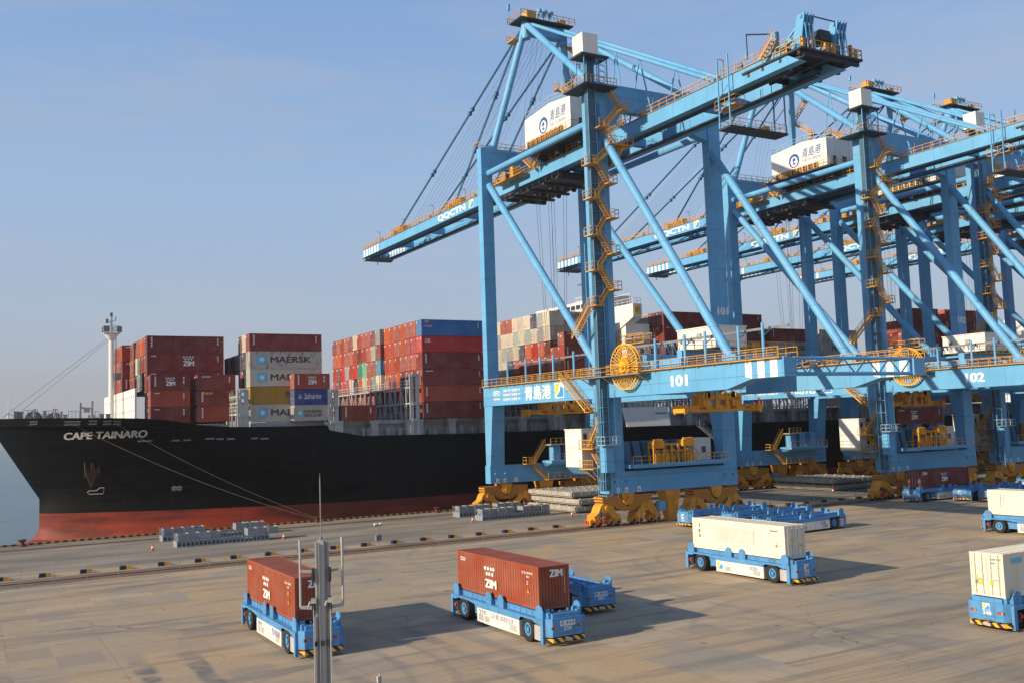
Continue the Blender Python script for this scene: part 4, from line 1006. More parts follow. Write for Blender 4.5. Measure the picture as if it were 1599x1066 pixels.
    for k in range(26):
        x = 7.5+rnd.random()*15; y = 180+(rnd.random()-.5)*1.5*(x-4); h = .5+rnd.random()*1.1; w = .25+rnd.random()*.5
        z = ztop(x)-1.2; m = MB(); m.box(x, x+w, y, y+w, z, z+h+.9); m.box(x-.1, x+w+.1, y-.1, y+w+.1, z+h+.9, z+h+1.0); part(m, 'deck_fitting', SHIPG if k % 3 else MGREY)
    for x in (9, 12, 15.5, 18.5):
        z = ztop(x)-1.2; m = MB(); m.rail([(x, 174, z), (x+1.6, 174, z)], 2.6, .5, .07); part(m, 'bow_railing', SHIPG)
    m = MB(); m.bar((17.5, 176, 16.0), (17.5, 176, 20.6), .3); m.bar((19.3, 176, 16.0), (19.3, 176, 20.9), .3); m.bar((17.5, 176, 19.8), (19.3, 176, 19.6), .25); m.box(18, 18.9, 175.8, 176.2, 19.0, 19.75)
    part(m, 'davit_frame', SHIPG)
    for (x, y) in ((10.6, 178.0), (14, 183)):
        m = MB(); z = ztop(x)-1.2+1.35; m.tube((x-.2, y-.9, z), (x+.2, y-.9+.05, z), 1.2, 20); m.ring((x, y-1.2, z), (0, 1, 0), .0, 1.25, .18, 22); m.ring((x, y+.6, z), (0, 1, 0), .0, 1.25, .18, 22); m.tube((x, y-1.2, z), (x, y+.7, z), .5, 16); m.box(x-1.3, x+1.3, y-1.3, y+.8, z-1.35, z-1.0)
        part(m, 'mooring_winch', MGREY)
    m = MB(); m.bar((5.2, 180, 17), (5.2, 180, 19.8), .25)
    m.tube((22.5, 178, 32), (6.2, 180, 18.6), .045, 5, cap=False); m.tube((22.5, 178.4, 31.6), (7.2, 180.5, 18.0), .045, 5, cap=False)
    part(m, 'mast_stay', SHIPG)
    # hatch coamings, stanchions, deck railing
    bays = [55.9, 70.6, 85.3, 100.0]; bays2 = [124.6, 139.3, 154.0, 168.7, 183.4, 198.1, 212.8, 227.5, 242.2, 256.9]
    for x in [26.2, 41.2]+bays+bays2:
        m = MB(); L = 12.2; z0 = 13.2 if x > 50 else 14.4; y0 = 158.3 if x > 40 else 163.5
        m.box(x, x+L, y0+.6, 201.5, z0, 16.1 if x > 50 else 16.3); m.box(x-.3, x+L+.3, y0, 202, 15.5, 16.12)
        part(m, 'hatch_coaming', SHIPG)
        if x > 50:
            m = MB(); m.box(x-2.9, x+.2, 156.9, 158.25, 13.3, 16.1); 
            part(m, 'stanchion', SHIPG if x > 60 else LGREY)
            m = MB(); m.box(x+5.2, x+6.5, 156.9, 158.25, 13.3, 16.1); m.box(x+4.9, x+6.8, 156.85, 158.26, 15.6, 16.12); part(m, 'stanchion', SHIPG)
            m = MB(); m.rail([(x+.4, 156.9, 13.3), (x+5, 156.9, 13.3)], 1.15, 1.2, .08); m.rail([(x+6.8, 156.9, 13.3), (x+11.6, 156.9, 13.3)], 1.15, 1.2, .08)
            rr = random.Random(int(x))
            for k in range(5): xx = x+.8+rr.random()*10; m.box(xx, xx+.4+rr.random()*.4, 157.6, 158.1, 13.3, 14+rr.random()*1.2)
            part(m, 'deck_railing', SHIPG)
    # lashing bridges
    for x, zt in ((39.4, 21.6), (54.4, 21.4), (69.2, 24.0), (83.9, 22.0), (98.6, 22.0), (137.9, 22.0), (152.7, 21), (167.3, 21), (182.0, 21)):
        m = MB(); y0 = 156.6; xa, xb = x-.55, x+.55; zb = 13.4 if x > 50 else 15.0
        for xx in (xa, xb): m.bar((xx, y0+.3, zb), (xx, y0+.3, zt), .28, .7, (1, 0, 0))
        for z in (zb+2.6, zb+5.4, zt-.2): m.box(xa, xb, y0, y0+.65, z-.25, z+.25)
        part(m, 'lashing_tower', LGREY)
        m = MB(); zw = min(zt-2.0, 21.8)
        for k in range(1, 19):
            y = y0+k*2.5
            for xx in (xa, xb): m.bar((xx, y, zb), (xx, y, zw), .22)
            m.bar((xa, y, zw), (xa, y, zw+2.2 if k % 3 else zw+3.0), .1)
            if k % 2: m.bar((xa, y, zb+3), (xa, y+2.5, zw-.3), .14)
            else: m.bar((xa, y+2.5, zb+3), (xa, y, zw-.3), .14)
        for z in (zb+2.8, zb+5.6, zw):
            m.box(xa-.1, xb+.1, y0+.7, 201.5, z-.22, z)
        for z in (zb+2.8, zw): m.rail([(xa-.1, y0+.7, z), (xa-.1, 201.5, z)], 1.1, 1.25, .08)
        rr = random.Random(int(x*3))
        for k in range(40):
            y = y0+1+rr.random()*43; z = zw if rr.random() > .4 else zb+2.8; m.bar((xa-.12, y, z-.8-rr.random()), (xa-.12, y, z+.9+rr.random()), .07)
        part(m, 'lashing_bridge', LGREY)
    # accommodation block
    m = MB(); m.box(117.6, 123.6, 160.0, 200, 13.3, 34.2); m.box(117.5, 123, 165, 195, 34.2, 40.6)
    m.prism([(117.3, 156.9, 35.2), (117.3, 156.9, 37.9), (117.3, 203, 37.9), (117.3, 203, 35.2), (117.3, 194, 31.4), (117.3, 166, 31.4)], (2.2, 0, 0))
    hs = part(m, 'accommodation_block', SHIPW)
    for k in range(14): m = MB(); m.box(117.485, 117.495, 166+k*2.03, 167.7+k*2.03, 39.0, 40.0); part(m, 'window', GLASS, hs)
    for z in (31, 28.2, 25.4, 22.6):
        for k in range(2): m = MB(); m.box(118.6+k*2.4, 119.5+k*2.4, 159.98, 159.995, z, z+.9); part(m, 'window', GLASS, hs)
    m = MB(); m.rail([(117.4, 157, 37.9), (119.4, 157, 37.9)], 1.1, 1.0, .08); m.rail([(117.4, 157, 37.9), (117.4, 203, 37.9)], 1.1, 1.8, .07)
    m.bar((117.5, 158, 37.9), (117.5, 158, 40.0), .1); m.bar((117.5, 158, 40.0), (117.5, 166, 40.0), .1); m.bar((117.5, 166, 37.9), (117.5, 166, 40.0), .1)
    for z in (16, 19, 22, 25, 28, 31): m.deck(117.6, 123.6, 158.2, 160, z, .15); m.rail([(117.6, 158.3, z), (123.5, 158.3, z)], 1.1, 1.3, .06)
    part(m, 'deck_rail', SHIPW, hs)
    m = MB(); m.box(117.6, 119.2, 156.86, 156.89, 35.75, 37.6); m.m = 1; m.ring((118.4, 156.84, 36.65), (0, -1, 0), .0, .62, .015, 16)
    part(m, 'wing_panel', [LOGOY, YEL], hs)
    m = MB(); m.hexa([(118.2, 174.6, 37.6), (120.4, 174.6, 37.6), (120.4, 177.2, 37.6), (118.2, 177.2, 37.6), (118.8, 175.4, 43), (119.6, 175.4, 43), (119.6, 176.4, 43), (118.8, 176.4, 43)]); rm = part(m, 'radar_mast', GREENP, hs)
    m = MB(); m.tube((119.2, 175.9, 43), (119.2, 175.9, 44.6), .45, 12); m.box(119, 119.4, 172.6, 179.2, 44.6, 44.9); m.rail([(117.6, 173.6, 40), (117.6, 178.2, 40)], 1.6, .8, .1); m.deck(117.6, 120.8, 173.6, 178.2, 40, .15)
    m.bar((119.0, 168, 37.6), (119.0, 168, 42.2), .35); m.bar((118.5, 166.5, 40.6), (118.5, 170, 40.6), .2); m.box(118.6, 119.4, 167.5, 168.5, 42.2, 43.2); m.rail([(118.0, 166.4, 38.6), (118.0, 170, 38.6)], 1.4, .7, .1)
    m.bar((117.0, 189, 37.6), (117.0, 189, 40.5), .3)
    part(m, 'radar_scanner', SHIPW, rm)
    m = MB(); m.box(268, 280, 168, 192, 13.3, 40); part(m, 'funnel_casing', SHIPW)
    # grey hatch panel and accommodation ladder by the quay side
    m = MB(); m.hexa([(114.2, 156.3, 13.4), (125.0, 156.3, 13.4), (125.0, 156.5, 13.4), (114.2, 156.5, 13.4), (113.6, 157.3, 17.2), (125.2, 157.3, 17.2), (125.2, 157.5, 17.2), (113.6, 157.5, 17.2)])
    part(m, 'side_screen', SHIPW)
    m = MB()
    for k in range(9): x = 113.2+k*1.4; m.bar((x, 157.9, 16), (x, 157.9, 20.2+.5*(k % 2)), .18)
    m.rail([(112.6, 157.8, 17.6), (126, 157.8, 17.6)], 1.3, 1.5, .12)
    part(m, 'vent_pipe', SHIPW)
    m = MB(); m.flight((146, 156.2, 3.5), (132, 156.2, 13.2), (0, 1, 0), 1.0); part(m, 'gangway_ladder', LGREY)
    return T
ship = build_ship()

# ---------------------------------------------------------------- containers
PAL = {'m': ((.21, .030, .022), 'maroon'), 'r': ((.37, .060, .030), 'rust red'), 'o': ((.42, .095, .028), 'orange red'), 'b': ((.17, .042, .026), 'brown'),
       'n': ((.018, .035, .085), 'navy blue'), 'u': ((.035, .17, .46), 'blue'), 'c': ((.56, .50, .40), 'cream'), 'g': ((.33, .34, .33), 'grey'), 'w': ((.50, .46, .38), 'pale grey'),
       'G': ((.05, .28, .18), 'green'), 'p': ((.22, .48, .33), 'pale green'), 'y': ((.50, .29, .03), 'mustard yellow'), 'R': ((.44, .022, .025), 'bright red'), 't': ((.05, .28, .40), 'teal'), 'd': ((.035, .04, .055), 'dark grey'), 'W': ((.62, .58, .48), 'white')}
CM = {}
def corr(m, p0, du, dn, L, z0, z1, per=.28, dep=.04):
    """corrugated wall from p0 along unit du, outward normal dn"""
    p0, du, dn = Vector(p0), Vector(du), Vector(dn); n = max(1, round(L/per)); pr = []
    for i in range(n):
        a = L*i/n; s = L/n
        pr += [(a, 0), (a+s*.38, 0), (a+s*.5, -dep), (a+s*.88, -dep)]
    pr.append((L, 0))
    k = len(m.v)
    for a, d in pr:
        q = p0+du*a+dn*d; m.v.append((q.x, q.y, z0)); m.v.append((q.x, q.y, z1))
    for i in range(len(pr)-1):
        m.f.append((k+2*i, k+2*i+2, k+2*i+3, k+2*i+1)); m.mi.append(m.m)
def container_mesh(L, H, reefer=False):
    key = (L, H, reefer)
    if key in CM: return CM[key]
    H = H-.05
    m = MB(); l, w = L/2, 1.219
    for x in (-l, l-.15):                                       # corner posts
        for y in (-w, w-.12): m.box(x, x+.15, y, y+.12, .0, H)
    for y in (-w, w-.07): m.box(-l+.15, l-.15, y, y+.07, .02, .18); m.box(-l+.15, l-.15, y, y+.07, H-.10, H)
    for x in (-l, l-.07): m.box(x, x+.07, -w+.12, w-.12, .02, .18); m.box(x, x+.07, -w+.12, w-.12, H-.12, H)
    for x in (-l-.006, l-.172):                                 # corner castings
        for y in (-w-.006, w-.156):
            for z in (-.004, H-.112): m.box(x, x+.178, y, y+.162, z, z+.118)
    per, dep = (.30, .010) if reefer else (.345, .06)
    corr(m, (-l+.15, -w+.012, 0), (1, 0, 0), (0, -1, 0), L-.3, .18, H-.1, per, dep)
    corr(m, (l-.15, w-.012, 0), (-1, 0, 0), (0, 1, 0), L-.3, .18, H-.1, per, dep)
    corr(m, (l-.012, -w+.12, 0), (0, 1, 0), (1, 0, 0), 2*w-.24, .18, H-.12, .25, dep)   # front wall at +x
    m.poly([(-l+.15, -w+.06, H-.02), (l-.15, -w+.06, H-.02), (l-.15, w-.06, H-.02), (-l+.15, w-.06, H-.02)])
    n = int(L/.7)
    for i in range(n): x = -l+.4+i*(L-.8)/n; m.box(x, x+.28, -w+.15, w-.15, H-.021, H-.002)
    m.poly([(-l, -w, .03), (-l, w, .03), (l, w, .03), (l, -w, .03)])
    # door end at -x
    xd = -l+.03; m.poly([(xd, w-.12, .18), (xd, -w+.12, .18), (xd, -w+.12, H-.12), (xd, w-.12, H-.12)])
    for y in (-1.08, .02):
        for z in (.24, .82, 1.42, 2.0): m.box(xd-.018, xd, y+.04, y+1.02, z, z+.42 if z < 1.9 else H-.2)
    m.m = 1
    for y in (-.86, -.32, .30, .84):
        m.bar((xd-.05, y, .12), (xd-.05, y, H-.08), .045)
        for z in (.3, 1.0, H-.45): m.box(xd-.07, xd-.018, y-.06, y+.06, z, z+.07)
    for y in (-.86, .30): m.bar((xd-.06, y, 1.15), (xd-.06, y+.42, 1.12), .05)
    m.box(xd-.02, xd-.001, -.012, .012, .18, H-.12)
    CM[key] = m.mesh('container', [CONT, LGREY]); return CM[key]
WHT = CREAM
crnd = random.Random(11)
ORD = ['first', 'second', 'third', 'fourth', 'fifth', 'sixth', 'seventh', 'eighth', 'ninth', 'tenth', 'eleventh', 'twelfth', 'thirteenth', 'fourteenth', 'fifteenth', 'sixteenth', 'seventeenth', 'eighteenth', 'nineteenth']
NCONT = [0]
BURIED = {i for a, b in ((36, 37), (172, 172), (178, 178), (197, 197), (225, 225), (232, 232), (239, 239), (246, 246), (252, 253), (260, 260), (264, 272), (278, 278), (283, 283), (287, 289), (291, 306), (313, 313), (316, 316), (321, 321), (325, 325), (330, 332), (334, 334), (337, 337), (340, 340), (354, 354), (361, 364)) for i in range(a, b+1)}      # boxes walled in on every side: left out
def marks(o, L, H, k, end=True):
    """small stencilled codes on one container"""
    rr = random.Random(k); m = MB(); l = L/2
    x0 = -l+.35
    if rr.random() < .55:
        for i in range(4 if rr.random() < .6 else 7): m.box(x0+.3+i*.2, x0+.43+i*.2, -1.228, -1.222, H-.52, H-.34)
    else:
        for i in range(6): m.box(x0+.25, x0+.5, -1.228, -1.222, H-.5-i*.28, H-.32-i*.28)
    for i in range(5): m.box(l-1.1+.05*rr.random(), l-.85, -1.228, -1.222, H-.5-i*.22-.1*rr.random(), H-.42-i*.22)
    if end:
        for s in (-1, 1):
            x = s*l; y = .35 if s < 0 else -.35
            a, b = (x-.012, x-.006) if s < 0 else (x+.006, x+.012)
            if s > 0: m.box(a, b, -.9, -.55, H-.55, H-.38)
            m.box(a-.08 if s < 0 else a, b-.08 if s < 0 else b, .45, .95, H-.5, H-.36); m.box(a-.08 if s < 0 else a, b-.08 if s < 0 else b, .6, .9, H-.75, H-.66)
            m.m = 1; m.box(a-.08 if s < 0 else a, b-.08 if s < 0 else b, .72, .92, .55, .85); m.m = 0
    return m
MARKC = {}
def ship_container(x, y, z, L, H, code, label, rust=.3, flip=False, mk=True, group='containers stacked on the ship'):
    c, nm = PAL[code]; j = .82+crnd.random()*.36; j2 = .92+crnd.random()*.16; NCONT[0] += 1
    if NCONT[0] in BURIED: return None
    o = obj('container', container_mesh(L, H), None, (x+L/2, y+1.22, z), pi if flip else 0); o.color = (c[0]*j, c[1]*j*j2, c[2]*j, rust)
    tag(o, label, 'container', group)
    if mk:
        key = (L, H, NCONT[0] % 7)
        if key not in MARKC: MARKC[key] = marks(o, L, H, NCONT[0] % 7).mesh('stencil_marking', [WHT, ORANGE])
        s = obj('stencil_marking', MARKC[key], o, None, pi if flip else 0)
    return o
def zim(o, L, H, ex=.35, s=1.0):
    """white three letter mark with seven stars above it on the quay side of a container"""
    x = -L/2+L*ex; text('ZIM', 1.55*s, .72*s, face_ny(x, -1.235, H*.30), WHT, o, bold=.06)
    m = MB()
    for k, (dx, dz) in enumerate(((0, .55), (.42, .55), (.84, .55), (1.26, .55), (.2, .25), (.63, .25), (1.06, .25))):
        m.prism([(x+(dx+.12)*s+.13*s*cos(pi/2+i*pi/3), -1.232, H*.30+(.72+dz)*s+.13*s*sin(pi/2+i*pi/3)) for i in range(6)], (0, -.006, 0))
    m.build('star_marking', WHT, o)
def star_panel(o, x, z, s):
    b = flat(rect(0, s, 0, s), face_ny(x, -1.232, z), SKYB, o, 'emblem'); pts = []
    for k in range(14):
        r = s*(.40 if k % 2 == 0 else .15); pts.append((s/2+r*sin(2*pi*k/14), s/2+r*cos(2*pi*k/14)))
    flat(pts, face_ny(x, -1.232, z), WHT, b, 'emblem_mark', .01)
HC, ST, L40, L20 = 2.9, 2.59, 12.19, 6.06
WHERE = {}
def stack(where, x, y0, cols, H=HC, L=L40, base=16.2, lo=0, rust=.25, dx=None, keep=None, r0=1):
    """cols: list (quay side first) of tier strings, bottom tier first; '.' leaves a tier out"""
    out = {}
    for i, t in enumerate(cols):
        for k, ch in enumerate(t):
            if ch == '.': continue
            nm = PAL[ch][1]; up = len(t)-k
            lab = f'{nm} container, {ORD[k+lo]} tier, {ORD[i+r0-1]} row from quay, {where}'
            xx = x+(dx[i] if dx else 0)+(crnd.random()-.5)*.06
            out[i, k] = ship_container(xx, y0+i*2.5, base+(k+lo)*H, L, H, ch, lab, (rust if ch not in 'cgwW' else rust+.35)*(.4+crnd.random()), crnd.random() < .5)
    return out
# foremost stack behind the breakwater
a = stack('behind the bow mast', 26.3, 165.5, ['mmmmm', '...mr', '..dmo', '..gGr', '..dcr', '..roo', '..rob', '..bmr', '..oor', '..ror', '..rrm', '..mor'], base=16.4, dx=[0, 0, 0, 0, 0, -.1, -.1, -1.4, -1.4, -1.4, -1.4, -1.4])
zim(a[0, 3], L40, HC, .46, 1.15); zim(a[0, 2], L40, HC, .4)
for x, cols, nm in ((26.4, 'mrm', 'fore'), (33.7, 'rmm', 'aft')):
    for k, ch in enumerate(cols):
        o = ship_container(x, 163.0, 16.7+k*ST, L20, ST, ch, f'short {PAL[ch][1]} container nearest the quay behind bow mast, {nm} pile, {ORD[k]} tier', .3, False)
        if k == 2 and nm == 'fore': zim(o, L20, ST, .38, .95)
        if k == 1 and nm == 'aft': text('TEX', 1.8, .3, face_ny(-2.4, -1.235, 1.9), LOGOY, o, bold=.04)
# second stack
b = stack('behind three short stacked containers', 41.2, 159.3, ['wywwm', '..dnc', '..rnb', '...m', '...b', '...r', '...m'], base=16.4)
for k in (0, 2, 3):
    o = b[0, k]; o.rotation_euler.z = 0; star_panel(o, -4.85, .75, 1.55); text('MAERSK', 6.9, 1.05, face_ny(-2.7, -1.235, 1.0), DLET, o, bold=.025)
    o['label'] = f'pale grey container with a star emblem, {ORD[k]} tier up behind three short stacked ones'
b[0, 1].rotation_euler.z = 0; text('MSC', 2.2, 1.0, face_ny(-.2, -1.235, 1.1), DLET, b[0, 1], bold=.03)
for k, ch in enumerate('wnr'):
    o = ship_container(47.8, 156.8, 16.4+k*ST, L20, ST, ch, ('short pale grey container with a star emblem under a blue one', 'short blue container with white script lettering in a stack of three', 'short red container topping a blue and a grey one')[k], .2, False, k == 2)
    if k == 1:
        o.color = (.025, .05, .22, .15); text('Safmarine', 2.9, .95, face_ny(-1.4, -1.235, .95), WHT, o, bold=.0, shear=.3); text('⚓', .6, .7, face_ny(-2.4, -1.235, 1.0), WHT, o)
    if k == 0: star_panel(o, -2.6, .8, .95); text('MAERSK', 3.1, .5, face_ny(-1.4, -1.235, 1.25), DLET, o, bold=.02); text('SEALAND', 3.1, .5, face_ny(-1.4, -1.235, .62), DLET, o, bold=.02)
    if k == 2: zim(o, L20, ST, .38, .95)
# big stack left of the first crane leg
near = ['mrmmRu', 'mrmrRr', 'rmmrRr', 'rrmroo', 'brorrr', 'rmrrro', 'rrorrr'.replace('rrorrr', 'rrorro')]
far = ['rrgRtmg'[:0]+'rbctmg', 'rrgrwm', 'rrorrr', 'orcprr', 'rroGmr', 'bmnRrc', 'rocrom', 'rrRgro', 'rmRRrr', 'ormmoo', 'rbrrrm']
c3 = stack('stack beside the nearest crane leg', 70.7, 156.5, near+far, dx=[0]*7+[-.8]*11)
text('CAI', 1.0, .75, face_ny(-5.5, -1.235, 1.65), WHT, c3[0, 4], bold=.04); c3[0, 4].rotation_euler.z = 0
c3[0, 5].rotation_euler.z = 0
m = MB(); m.prism([(-5.3, -1.232, 2.0), (-4.7, -1.232, 2.4), (-4.1, -1.232, 2.0)], (0, -.006, 0)); m.build('emblem', REDP, c3[0, 5]); text('FLORENS', 1.5, .25, face_ny(-5.5, -1.235, 1.55), WHT, c3[0, 5], bold=.03)
o = ship_container(55.9, 156.8, 16.2, L20, ST, 'm', 'short maroon container standing alone on the hatch between two tall stacks', .25)
text('TEX', 2.0, .3, Matrix(((0, -1, 0, -2.2), (0, 0, -1, -1.235), (1, 0, 0, .35), (0, 0, 0, 1))), LOGOY, o, bold=.05)
# stack seen between the crane legs
c4 = stack('between the first crane legs', 100.4, 156.5, ['rmmrrr', 'rmmrr.'], H=2.62, r0=1)
c4b = stack('stack between the first crane legs', 100.4, 161.5, ['mmmrbcc', 'rnmrrgg', 'mmrrRcn', 'rmrrogc', 'rmbrnwW', 'mrnrcgc', 'bdndgcr', 'ggwcgcr', 'nncwcgc', 'wgcnccr', 'rbwccwc', 'wgrccgc', 'cwgwccr'], rust=.2, r0=3)
for k in (4, 5): text('ZIM', .6, .35, face_nx(-L40/2-.02 , .3, 1.6), WHT, c4[0, k], bold=.04)
o = c4b[0, 6]; o.rotation_euler.z = 0; text('MAERSK', 6.0, 1.0, face_ny(-2.6, -1.235, 1.5), DLET, o, bold=.02); text('SEALAND', 6.0, 1.0, face_ny(-2.6, -1.235, .3), DLET, o, bold=.02)
# stacks aft of the bridge
c5 = stack('aft of the white bridge wing', 124.6, 156.5, ['..mrmmm', '..rmmmm', '...rrmc', '...mmrW', '...bmmu', '...mmrt', '...rmmn', '...mrmt'])
for wh, x, rows in (('second stack aft of bridge wing', 139.3, ['.mrmmbm', '....mmb']), ('third stack aft of bridge wing', 154.0, ['.mmrmm', '...mrm']), ('fourth stack aft of bridge wing', 168.7, ['gwmggw', '...gug']),
                    ('fifth stack aft of bridge wing', 183.4, ['mrmm', '..rm']), ('sixth stack aft of bridge wing', 198.1, ['rmrmmrmm', '...gmmr', '.....mr']), ('seventh stack aft of bridge wing', 212.8, ['mrmbmrmr', '.....mr', '.....rm'])):
    cc = stack(wh, x, 156.5, rows)
    if x in (154.0, 168.7):
        k = max(kk for (i, kk) in cc if i == 0); o = cc[0, k-1] or cc[0, k]; o.rotation_euler.z = 0; text('MAERSK', 6.5, 1.1, face_ny(-2.4, -1.235, 1.0), DLET, o, bold=.02); o.color = (.42, .41, .38, .2)
# one held by the spreader of the second crane
o = ship_container(CX+56.6-6.1, CY+.8, 12.25, L40, HC, 'm', 'maroon container hanging from the yellow spreader of crane 102', .2, False, True, 'containers of the terminal')
zim(o, L40, HC, .30, 1.1)

# ---------------------------------------------------------------- automated transporters
def build_agv():
    """front faces -y in local space; origin under the middle"""
    A = thing('container_transporter', 'x', 'transporter', (0, 0, 0), 0, 'automated container transporters')
    w, l = 1.65, 6.85
    m = MB()
    m.box(-w+.02, w-.02, -l+.35, l-.35, 1.56, 1.68)                                   # deck
    m.box(-w+.62, w-.62, -l+1.2, l-1.2, .55, 1.559)
    for y in (-l, l-.32):
        for x in (-w, w-.2): m.box(x, x+.2, y, y+.32, .16, 1.7)
    for x in (-w, w-.06):                                                              # side sills with the arches cut round the wheels
        ys_ = -.65 if x < 0 else .65
        m.prism([(x, y, z) for y, z in ((-l+.32, 1.7), (-l+.32, 1.42), (-5.85, 1.42), (-5.5, 1.56), (-3.95, 1.56), (ys_-3.1, 1.40), (ys_-3.1, 1.28), (ys_+3.1, 1.28), (ys_+3.1, 1.40), (3.95, 1.56), (5.6, 1.56), (5.95, 1.42), (l-.32, 1.42), (l-.32, 1.7))], (.06, 0, 0))
    for s in (-1, 1):                                                                   # bowed ends
        ye = s*l; pts = [(-w+.2, ye), (w-.2, ye), (w-.5, ye+s*.42), (-w+.5, ye+s*.42)]
        if s > 0: pts = pts[::-1]
        m.prism([(x, y, .62) for x, y in pts[::-1]], (0, 0, 1.18)); m.box(-w+.6, w-.6, min(ye, ye+s*.3), max(ye, ye+s*.3), 1.8, 2.08)
        for x in (-1.25, 1.0): m.box(x, x+.25, ye-s*.05-.15, ye-s*.05+.15, 1.6, 2.15)
        m.box(-1.3, 1.3, min(ye-s*.95, ye-s*.75), max(ye-s*.95, ye-s*.75), 1.685, 1.98)
        m.bar((-w+.62, ye+s*.44, .95), (w-.62, ye+s*.44, .95), .06, .05)
    m.build('chassis', TBLUE, A)
    for x in (-1.18, 1.02):
        m = MB(); m.box(x, x+.16, -5.7, 5.7, 1.685, 2.02)
        for k in range(15): m.box(x-.03, x+.19, -5.6+k*.8, -5.54+k*.8, 1.685, 1.98)
        m.box(x-.05, x+.21, -5.7, 5.7, 2.02, 2.06); m.build('lifting_rail', TBLUE, A)
    for x in (-1, 1):
        for y in (-.9, .9, -6.2, 6.2):
            m = MB(); y0, y1 = (y-.42, y+.42) if abs(y) < 2 else (y-.45, y+.45)
            xo = x*1.46; xi = x*1.24
            m.prism([(xo, y0, 1.685), (xo, y1, 1.685), (xo, y1, 2.25), (xo, y1-.14, 2.5), (xo, (y0+y1)/2, 2.6), (xo, y0+.14, 2.5), (xo, y0, 2.25)], (x*.05, 0, 0))
            for yy in (y0, y1-.06): m.prism([(xi, yy, 1.685), (xo, yy, 1.685), (xo, yy, 2.3), (xi, yy, 1.95)], (0, .06, 0))
            if abs(y) > 2: m.box(min(xi, xi-x*.35), max(xi, xi-x*.35), y+(.2 if y > 0 else -.4), y+(.4 if y > 0 else -.2), 1.685, 2.3)
            m.build('guide_plate', TBLUE, A)
    for s in (-1, 1):
        m = MB()
        for k in range(4): m.tube((-.9+k*.6, s*5.95, 1.69), (-.9+k*.6, s*5.95, 2.02+.1*(k % 2)), .09, 8)
        m.box(-.4, .4, min(s*6.3, s*6.6), max(s*6.3, s*6.6), 1.69, 1.9); m.build('hose_coupling', MGREY, A)
    for x in (-1, 1):
        m = MB(); xa, xb = (-w-.004, -w+.5) if x < 0 else (w-.5, w+.004)
        m.box(xa, xb, -3.75, 2.45, .27, 1.275) if x < 0 else m.box(xa, xb, -2.45, 3.75, .27, 1.275)
        s = -1 if x < 0 else 1; f = face_nx if x < 0 else None
        p = m.build('side_panel', WHITE, A)
        m = MB(); xs = x*(w+.012)
        yy = (lambda t: 2.45-t) if x < 0 else (lambda t: -2.45+t)
        for t in (.25, 1.2, 4.9): a, b = yy(t), yy(t+.75 if t < 4 else t+.9); m.box(min(xs, xs-x*.01), max(xs, xs-x*.01), min(a, b), max(a, b), .42, .82)
        m.m = 1
        for k in range(11): t = .3+k*.56; a = yy(t); m.box(min(xs, xs-x*.01), max(xs, xs-x*.01), a-.025, a+.025, 1.13, 1.2)
        for k in range(11): t = .3+k*.56; a = yy(t); m.box(min(xs, xs-x*.01), max(xs, xs-x*.01), a-.03, a+.03, .34, .38)
        m.build('vent_grille', [LGREY, DARK], p)
        m = MB()
        m.box(min(x*1.3, x*1.63), max(x*1.3, x*1.63), *((-6.5, -5.72) if x < 0 else (5.82, 6.5)), .35, 1.3)
        m.build('corner_box', LGREY, A)
        m = MB(); yb = 6.1 if x < 0 else -6.1
        m.box(min(x*.9, x*1.5), max(x*.9, x*1.5), yb-.2, yb+.25, .55, 1.2); m.tube((x*1.2, yb-.4, .7), (x*1.2, yb+.4, .7), .12, 8); m.m = 1; m.tube((x*1.3, yb+.15, .95), (x*1.6, yb+.15, .95), .14, 10)
        m.build('steering_drive', [DARK, REDP], A)
        for y in (-4.72, 4.82):
            o = obj('wheel', None, A, (x*1.27, y, .83))
            m = MB(); prof = [(.46, -.30), (.74, -.33), (.81, -.27), (.83, -.12), (.83, .12), (.81, .27), (.74, .33), (.46, .30)]; n = 32; k0 = len(m.v)
            for i in range(n):
                t = 2*pi*i/n
                for r, d in prof: m.v.append((d, r*cos(t), r*sin(t)))
            for i in range(n):
                j = (i+1) % n
                for e in range(len(prof)):
                    g = (e+1) % len(prof); m.f.append((k0+i*8+e, k0+i*8+g, k0+j*8+g, k0+j*8+e)); m.mi.append(0)
            for i in range(n): t = 2*pi*i/n; m.bar((-.27, .815*cos(t), .815*sin(t)), (.27, .815*cos(t+.12), .815*sin(t+.12)), .07, .04)
            m.build('tyre', TYRE, o)
            m = MB(); m.ring((x*.10, 0, 0), (x, 0, 0), .30, .47, .16, 28); m.tube((x*.02, 0, 0), (x*.12, 0, 0), .4, 24); m.tube((x*.12, 0, 0), (x*.30, 0, 0), .17, 16)
            for i in range(10): t = 2*pi*i/10; m.tube((x*.12, .25*cos(t), .25*sin(t)), (x*.18, .25*cos(t), .25*sin(t)), .03, 6)
            m.build('rim', TBLUE, o)
    m = MB()
    for y in (-4.7, 4.8): m.tube((-1.2, y, .83), (1.2, y, .83), .22, 12); m.box(-.6, .6, y-.4, y+.4, .5, .549); m.bar((-1.0, y+.9, .7), (1.0, y+.9, .7), .12)
    for y in (-5.9, 5.9): m.box(-1.5, 1.5, y-.1, y+.1, .35, .42)
    m.build('axle', DARK, A)
